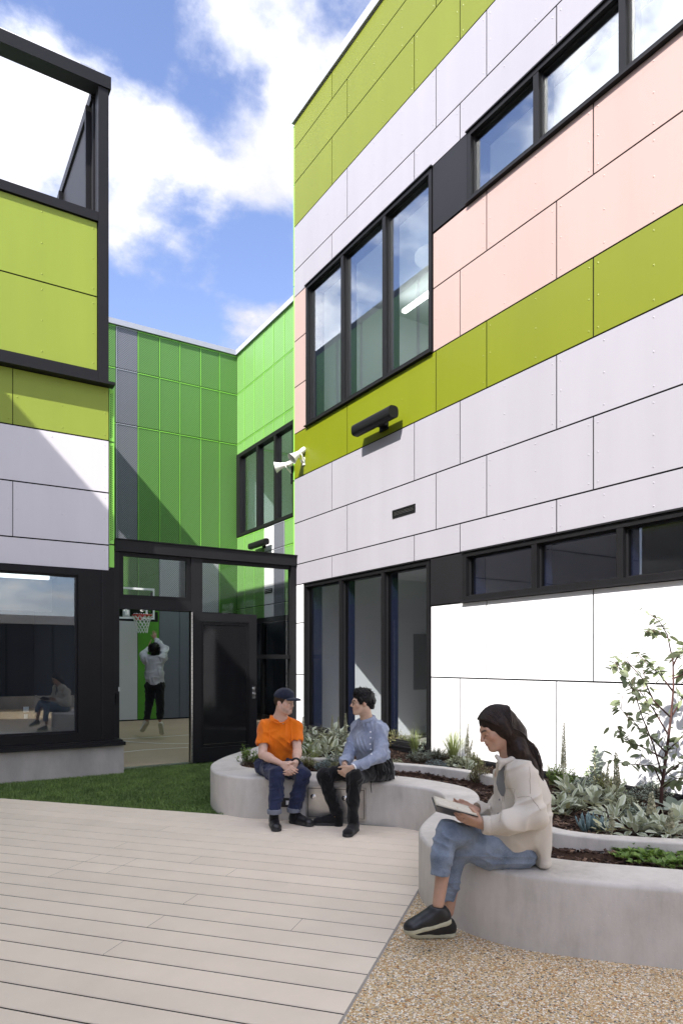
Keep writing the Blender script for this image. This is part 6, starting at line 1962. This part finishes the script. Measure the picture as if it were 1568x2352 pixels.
# ------------------------------------------------------------------ man in the blue shirt
def build_blue():
    J = dict(headc=Lc(832, 1614, 6.28), neck=Lc(842, 1656, 6.33), chest=Lc(848, 1697, 6.36), belly=Lc(857, 1742, 6.40), pelvis=Lc(863, 1768, 6.43),
             shL=Lc(874, 1677, 6.26), shR=Lc(822, 1675, 6.48), elL=Lc(871, 1738, 6.12), elR=Lc(806, 1722, 6.40), wrL=Lc(811, 1765, 5.98), wrR=Lc(791, 1756, 6.14),
             hipL=Lc(868, 1772, 6.34), hipR=Lc(852, 1769, 6.52), knL=Lc(812, 1787, 5.98), knR=Lc(744, 1783, 6.28), anL=Lc(809, 1890, 5.98), anR=Lc(777, 1888, 6.24))
    root = thing('person', 'man in a blue shirt and black trousers, with glasses, on the bench', 'person', to_world(np.array([[J['pelvis'][0], 6.35, .39]]))[0])
    f = nv((-.985, -.17, -.06)); u = (-.02, 0, 1); lo, hi = span(J, .2)
    B = Field(lo, hi, .0058)
    body_core(B, J, .97)
    P = head(B, J['headc'], f, u, .98, .95, 1.0)
    B.cone(P(0, -.02, -.06), J['neck'], .053, .056, .03)
    hand(B, Lc(809, 1766, 5.97), Lc(786, 1779, 5.98) - Lc(809, 1766, 5.97), (-.1, .9, .1), (-.3, 0, 1), (.5, .7, .5), .98, (.5, .7, .1))
    hand(B, Lc(791, 1758, 6.13), Lc(785, 1781, 6.02) - Lc(791, 1758, 6.13), (.35, -.6, -.5), (-.6, -.2, .3), (.4, .7, .5), .98, (.6, .6, .2))
    base = np.array((.53, .345, .245))
    beard = [(x, .095, -.043, .010) for x in (-.018, -.008, .008, .018)] + [(0, .09, -.085, .014)]
    emit(B, 'body', M['skin'], root, lambda V: face_tint(P, base, V, 1.0, (.36, .14, .11), (.025, .018, .014), beard), relax=1)
    side = nv(J['shL'] - J['shR'])
    fr_ = nv(np.cross(side, (0, 0, 1))); fr_ = fr_ if fr_ @ f > 0 else -fr_
    S = Field(lo, hi, .0055)
    S.ecap(J['chest'] + np.array([0, 0, .02]), J['chest'] + np.array([.004, 0, -.05]), side, (.158, .112), (.165, .122), .05)
    S.ecap(J['chest'], J['belly'], side, (.162, .120), (.160, .128), .05); S.ecap(J['belly'], J['pelvis'] + np.array([.01, 0, 0]), side, (.158, .128), (.155, .125), .05)
    for s in 'LR':
        S.cone(Lc(842, 1664, 6.35), J['sh' + s], .078, .062, .04)
        S.chain([J['sh' + s], J['el' + s], J['wr' + s] * .78 + J['el' + s] * .22, J['wr' + s] * .93 + J['el' + s] * .07], [.063, .056, .046, .041], .03)
    S.folds(.012, .10, 12)
    S.ell(J['neck'] + fr_ * .012 + np.array([0, 0, .035]), (.062, .062, .062), None, .008, 's')
    for s in 'LR':
        w = J['wr' + s]; dirn = nv(w - J['el' + s]); S.cone(w + dirn * .030, w + dirn * .08, .052, .06, .004, 's')
    S.slab(J['pelvis'] + np.array([0, 0, -.01]), (.0, 0, -1))
    so = emit(S, 'shirt', M['chambray'], root)
    C = Field(lo, hi, .005)
    fr_ = nv(np.cross(side, (0, 0, 1))); fr_ = fr_ if fr_ @ f > 0 else -fr_
    nb = J['neck'] + np.array([.0, .0, .006])
    cp = [nb + fr_ * (.066 * math.cos(a)) + side * (.066 * math.sin(a)) + np.array([0, 0, .028 - .042 * (.5 + .5 * math.cos(a))]) for a in np.linspace(.25, 2 * math.pi - .25, 13)]
    C.chain(cp, [.017] * 13, .014)
    for e in (cp[0], cp[-1]): C.cone(e, e + fr_ * .012 + np.array([0, 0, -.045]) + side * (.02 if e is cp[0] else -.02), .014, .007, .01)
    emit(C, 'collar', M['chambray'], so)
    pl = J['chest'] + fr_ * .118
    Vs = np.array([v.co for v in so.data.vertices]) + np.array(OFF[so]); cam_p = np.array([0, 0, EYE])
    for (x, y) in ((851, 1682), (850.5, 1695), (850, 1710), (851, 1722), (852, 1733)):
        r = to_world(np.array([Lc(x, y, 1.0)]))[0] - cam_p; r /= np.linalg.norm(r); q = Vs - cam_p; t = q @ r; dist = np.linalg.norm(q - t[:, None] * r, axis=1)
        i = np.argmin(t + dist * 12); MB().lathe(Vs[i] - r * .004, -Vector(r), [(0, .0075), (.003, .0075), (.004, .001)], 8).build('button', M['lamp_white'], so)
    # trousers and the black jacket tied round his waist
    N_ = Field(lo - .05, hi + .05, .0058)
    N_.ecap(J['hipR'], J['hipL'], (0, 0, 1), (.10, .105), (.10, .105), .04)
    N_.ecap(J['pelvis'], J['pelvis'] + np.array([0, 0, .05]), side, (.15, .115), (.147, .11), .04)
    for s in 'LR':
        k_ = J['kn' + s]; h_ = J['an' + s]
        N_.chain([J['hip' + s], J['hip' + s] * .45 + k_ * .55 + np.array([0, 0, .010]), k_, k_ * .5 + h_ * .5, h_ + np.array([0, 0, .01])], [.090, .080, .066, .055, .047], .03)
    N_.folds(.009, .08, 6); N_.slab((0, 0, .095), (0, 0, -1))
    X, Y, Z = np.meshgrid(*[N_.lo[i] + N_.h * np.arange(N_.n[i]) for i in range(3)], indexing='ij', sparse=True)
    N_.f = np.where((Y > 6.26) & (X > .12), np.maximum(N_.f, .392 - Z), N_.f).astype(np.float32)
    emit(N_, 'trousers', M['blackcloth'], root)
    K = Field(lo - .08, hi + .08, .0055)
    K.chain([Lc(826, 1762, 6.13), Lc(862, 1758, 6.20), Lc(884, 1762, 6.34), Lc(893, 1776, 6.44)], [.035, .055, .065, .05], .04)
    K.chain([Lc(838, 1772, 6.12), Lc(868, 1776, 6.22), Lc(893, 1785, 6.40)], [.045, .06, .045], .05)
    K.chain([Lc(845, 1780, 6.16), Lc(852, 1796, 6.15)], [.03, .018], .03)
    K.folds(.012, .06, 3); X, Y, Z = np.meshgrid(*[K.lo[i] + K.h * np.arange(K.n[i]) for i in range(3)], indexing='ij', sparse=True)
    K.f = np.where(Y > 6.28, np.maximum(K.f, .393 - Z + 0 * X), K.f).astype(np.float32)
    ko = emit(K, 'tied_jacket', M['blackcloth'], root)
    tg = MB(); tg.tube([Vector(v) for v in to_world(np.array([Lc(852, 1797, 6.13), Lc(851, 1808, 6.13), Lc(853, 1822, 6.13)]))], [.002, .005, .003], 5); tg.build('zip_pull', M['rubber_dark'], ko)
    for s in 'LR':
        T = Field(J['an' + s] - .14, J['an' + s] + .2, .005); T.cone(J['an' + s] + np.array([0, 0, -.06]), J['an' + s] + np.array([0, 0, .08]), .040, .042, .01); emit(T, 'sock', M['blackcloth'], root)
    h0 = Lc(818, 1906, 6.08); h0[2] = .002; shoe(root, h0, (-.33, -.94, 0), (0, 0, 1), .285, 'canvas_black', 'rubber_dark', .10, .026, .0055)
    h1 = Lc(788, 1900, 6.25); h1[2] = .002; shoe(root, h1, (-.98, .12, 0), (0, 0, 1), .285, 'canvas_black', 'rubber_dark', .10, .026, .0055)
    # hair: fuller on top, short at the neck
    uu = nv(u); ax = (np.cross(f, uu), f, uu); H = Field(J['headc'] - .2, J['headc'] + .22, .0048)
    H.ell(P(0, -.018, .040), (.087, .103, .092), ax, .01); H.cone(P(-.03, .05, .108), P(.03, .045, .11), .026, .026, .03); H.cone(P(0, -.07, .0), P(0, -.072, -.04), .055, .042, .03)
    H.ell(P(0, .095, -.045), (.10, .078, .100), ax, .012, 's'); H.slab(P(0, -.06, -.068), -uu)
    for s in (-1, 1): H.ell(P(s * .085, .004, -.022), (.022, .022, .030), ax, .006, 's'); H.cone(P(s * .077, .032, .04), P(s * .076, .026, -.005), .013, .008, .012)
    H.folds(.006, .028, 2)
    ho = emit(H, 'hair', M['hair_black'], root)
    st = MB(); rr = random.Random(4)
    for i in range(150):
        a = rr.uniform(0, 6.28); e = rr.uniform(.25, 1.3); q = (math.cos(a) * math.cos(e) * .086, math.sin(a) * math.cos(e) * .100 - .018, math.sin(e) * .094 + .042)
        if q[1] > .04 and q[2] < .07: continue
        p = P(*q); o = nv(p - P(0, -.015, .03)); d = nv(o * .35 + f * rr.uniform(-.2, .9) + ax[0] * rr.uniform(-.7, .7) - uu * .2)
        st.tube([Vector(v) for v in to_world(np.array([p - o * .006, p + d * .014 + o * .002, p + d * .030 - o * .001]))], [.003, .0025, .0006], 4, False)
    tag(st.build('hair_tufts', M['hair_black'], ho), kind='stuff')
    gl = MB()
    for s in (-1, 1):
        c = [P(s * .033 + .022 * math.cos(a), .100 - .006 * abs(math.cos(a)), -.004 + .018 * math.sin(a)) for a in np.linspace(0, 2 * math.pi, 15)]
        gl.tube([Vector(v) for v in to_world(np.array(c))], .0018, 4, False)
        gl.tube([Vector(v) for v in to_world(np.array([P(s * .056, .096, .0), P(s * .077, .06, .003), P(s * .080, -.002, .004)]))], .0016, 4, False)
    gl.tube([Vector(v) for v in to_world(np.array([P(-.011, .104, .0), P(.011, .104, .0)]))], .0016, 4, False)
    gl.build('glasses', M['rubber_dark'], root)
    wt = MB(); w0 = J['wrL'] + (J['elL'] - J['wrL']) * .02; dr = nv(J['elL'] - J['wrL']); a_ = nv(np.cross(dr, (0, 1, 0))); b_ = np.cross(dr, a_)
    wt.tube([Vector(v) for v in to_world(np.array([w0 + .033 * (a_ * math.cos(t) + b_ * math.sin(t)) for t in np.linspace(0, 2 * math.pi, 17)]))], .007, 6, False).build('wristband', M['lamp_white'], root, True)
    return root


build_blue()


# ------------------------------------------------------------------ boy shooting at the hoop
def build_jumper():
    d = 13.2
    J = dict(headc=Lc(354.5, 1493, d), neck=Lc(354, 1509, d), chest=Lc(354, 1525, d), belly=Lc(355, 1550, d), pelvis=Lc(356, 1572, d),
             shL=Lc(335, 1514, d), shR=Lc(374, 1512, d), elL=Lc(328, 1505, d + .15), elR=Lc(377, 1492, d + .22), wrL=Lc(341, 1488, d + .32), wrR=Lc(356, 1468, d + .36),
             hipL=Lc(347, 1577, d), hipR=Lc(365, 1577, d), knL=Lc(342, 1617, d - .02), knR=Lc(368.5, 1617, d - .05), anL=Lc(337.5, 1655, d - .15), anR=Lc(367, 1656, d - .12))
    root = thing('person', 'curly haired person in a grey sweatshirt jumping to shoot at the hoop, seen from behind', 'person', to_world(np.array([[J['pelvis'][0], d, .1]]))[0])
    lo, hi = span(J, .26); f = nv((-.12, 1, .22)); u = (0, -.15, 1)
    B = Field(lo, hi, .0085); body_core(B, J, .95); P = head(B, J['headc'], f, u, .98)
    B.cone(P(0, -.02, -.05), J['neck'], .052, .055, .03)
    hand(B, J['wrL'], (.25, .1, 1), (.9, .2, -.2), (.3, -.6, .3), (.1, .15, .1), 1.0, (.6, .7, .1)); hand(B, J['wrR'], (-.12, .05, 1), (-.1, 1, -.2), (-1, 0, 0), (.08, .1, .05), 1.0, (.6, .7, .1), spread=.10)
    emit(B, 'body', M['skin'], root, lambda V: np.tile(np.array((.42, .24, .16)), (len(V), 1)))
    side = nv(J['shR'] - J['shL']); S = Field(lo, hi, .008)
    S.ecap(J['chest'] + np.array([0, 0, .04]), J['belly'], side, (.165, .12), (.18, .13), .05); S.ecap(J['belly'], J['pelvis'] + np.array([0, 0, .03]), side, (.18, .13), (.175, .12), .04)
    for s in 'LR':
        S.cone(J['neck'] * .5 + J['chest'] * .5, J['sh' + s], .085, .075, .05); S.chain([J['sh' + s], J['el' + s], J['wr' + s] * .85 + J['el' + s] * .15], [.075, .062, .045], .04)
    S.folds(.018, .14, 8); S.cone(P(0, 0, -.02), J['neck'] + np.array([0, 0, .03]), .05, .052, .01, 's'); S.slab(J['pelvis'] + np.array([0, 0, .0]), (0, 0, -1))
    so = emit(S, 'sweatshirt', M['marl'], root)
    K = Field(lo, hi, .008); K.ecap(J['pelvis'] + np.array([0, 0, .03]), J['pelvis'] + np.array([0, 0, .0]), side, (.172, .118), (.168, .115), .01); K.slab(J['pelvis'] + np.array([0, 0, -.02]), (0, 0, -1)); K.slab(J['pelvis'] + np.array([0, 0, .03]), (0, 0, 1))
    emit(K, 'waistband', M['marl'], so)
    N_ = Field(lo, hi, .008); N_.ecap(J['hipL'], J['hipR'], (0, 0, 1), (.12, .115), (.12, .115), .04)
    for s in 'LR': N_.chain([J['hip' + s], J['kn' + s], J['an' + s]], [.105, .078, .058], .03)
    N_.folds(.010, .09, 3); N_.slab(J['pelvis'] + np.array([0, 0, .05]), (0, 0, 1)); N_.slab(J['anL'] + np.array([0, 0, .01]), (0, 0, -1))
    emit(N_, 'trousers', M['blackcloth'], root)
    shoe(root, Lc(341, 1659, d - .16), nv((-.55, .35, -.75)), nv((-.5, .6, .62)), .28, 'white_canvas', 'rubber', .085, .024, .007)
    shoe(root, Lc(367, 1662, d - .16), nv((.02, .45, -.88)), nv((0, .9, .43)), .28, 'white_canvas', 'rubber', .085, .024, .007)
    H = Field(J['headc'] - .22, J['headc'] + .22, .0075); uu = nv(u); ax = (np.cross(f, uu), f, uu)
    H.ell(P(0, -.02, .03), (.098, .108, .105), ax, .01); H.cone(P(0, -.06, -.02), P(0, -.06, -.06), .07, .06, .03)
    ho = emit(H, 'hair', M['hair_black'], root)
    c = MB(); rr = random.Random(2)
    for i in range(240):
        v = nv([rr.gauss(0, 1), rr.gauss(0, 1), rr.gauss(0, 1)]);
        if v[2] < -.75 or (v[1] > .5 and v[2] < .2): continue
        p = P(v[0] * .100, v[1] * .11 - .02, v[2] * .108 + .025 - (.035 if v[1] < -.2 and v[2] < 0 else 0)); a = rr.uniform(0, 6.28); t1 = nv(np.cross(v, (.3, .2, 1))); t2 = np.cross(v, t1)
        pts = [p + (t1 * math.cos(a + w) + t2 * math.sin(a + w)) * .014 + v * (.004 * w) for w in (0, 1.3, 2.6, 3.9)]
        c.tube([Vector(q) for q in to_world(np.array(pts))], .006, 4, False)
    tag(c.build('curls', M['hair_black'], ho), kind='stuff')


build_jumper()
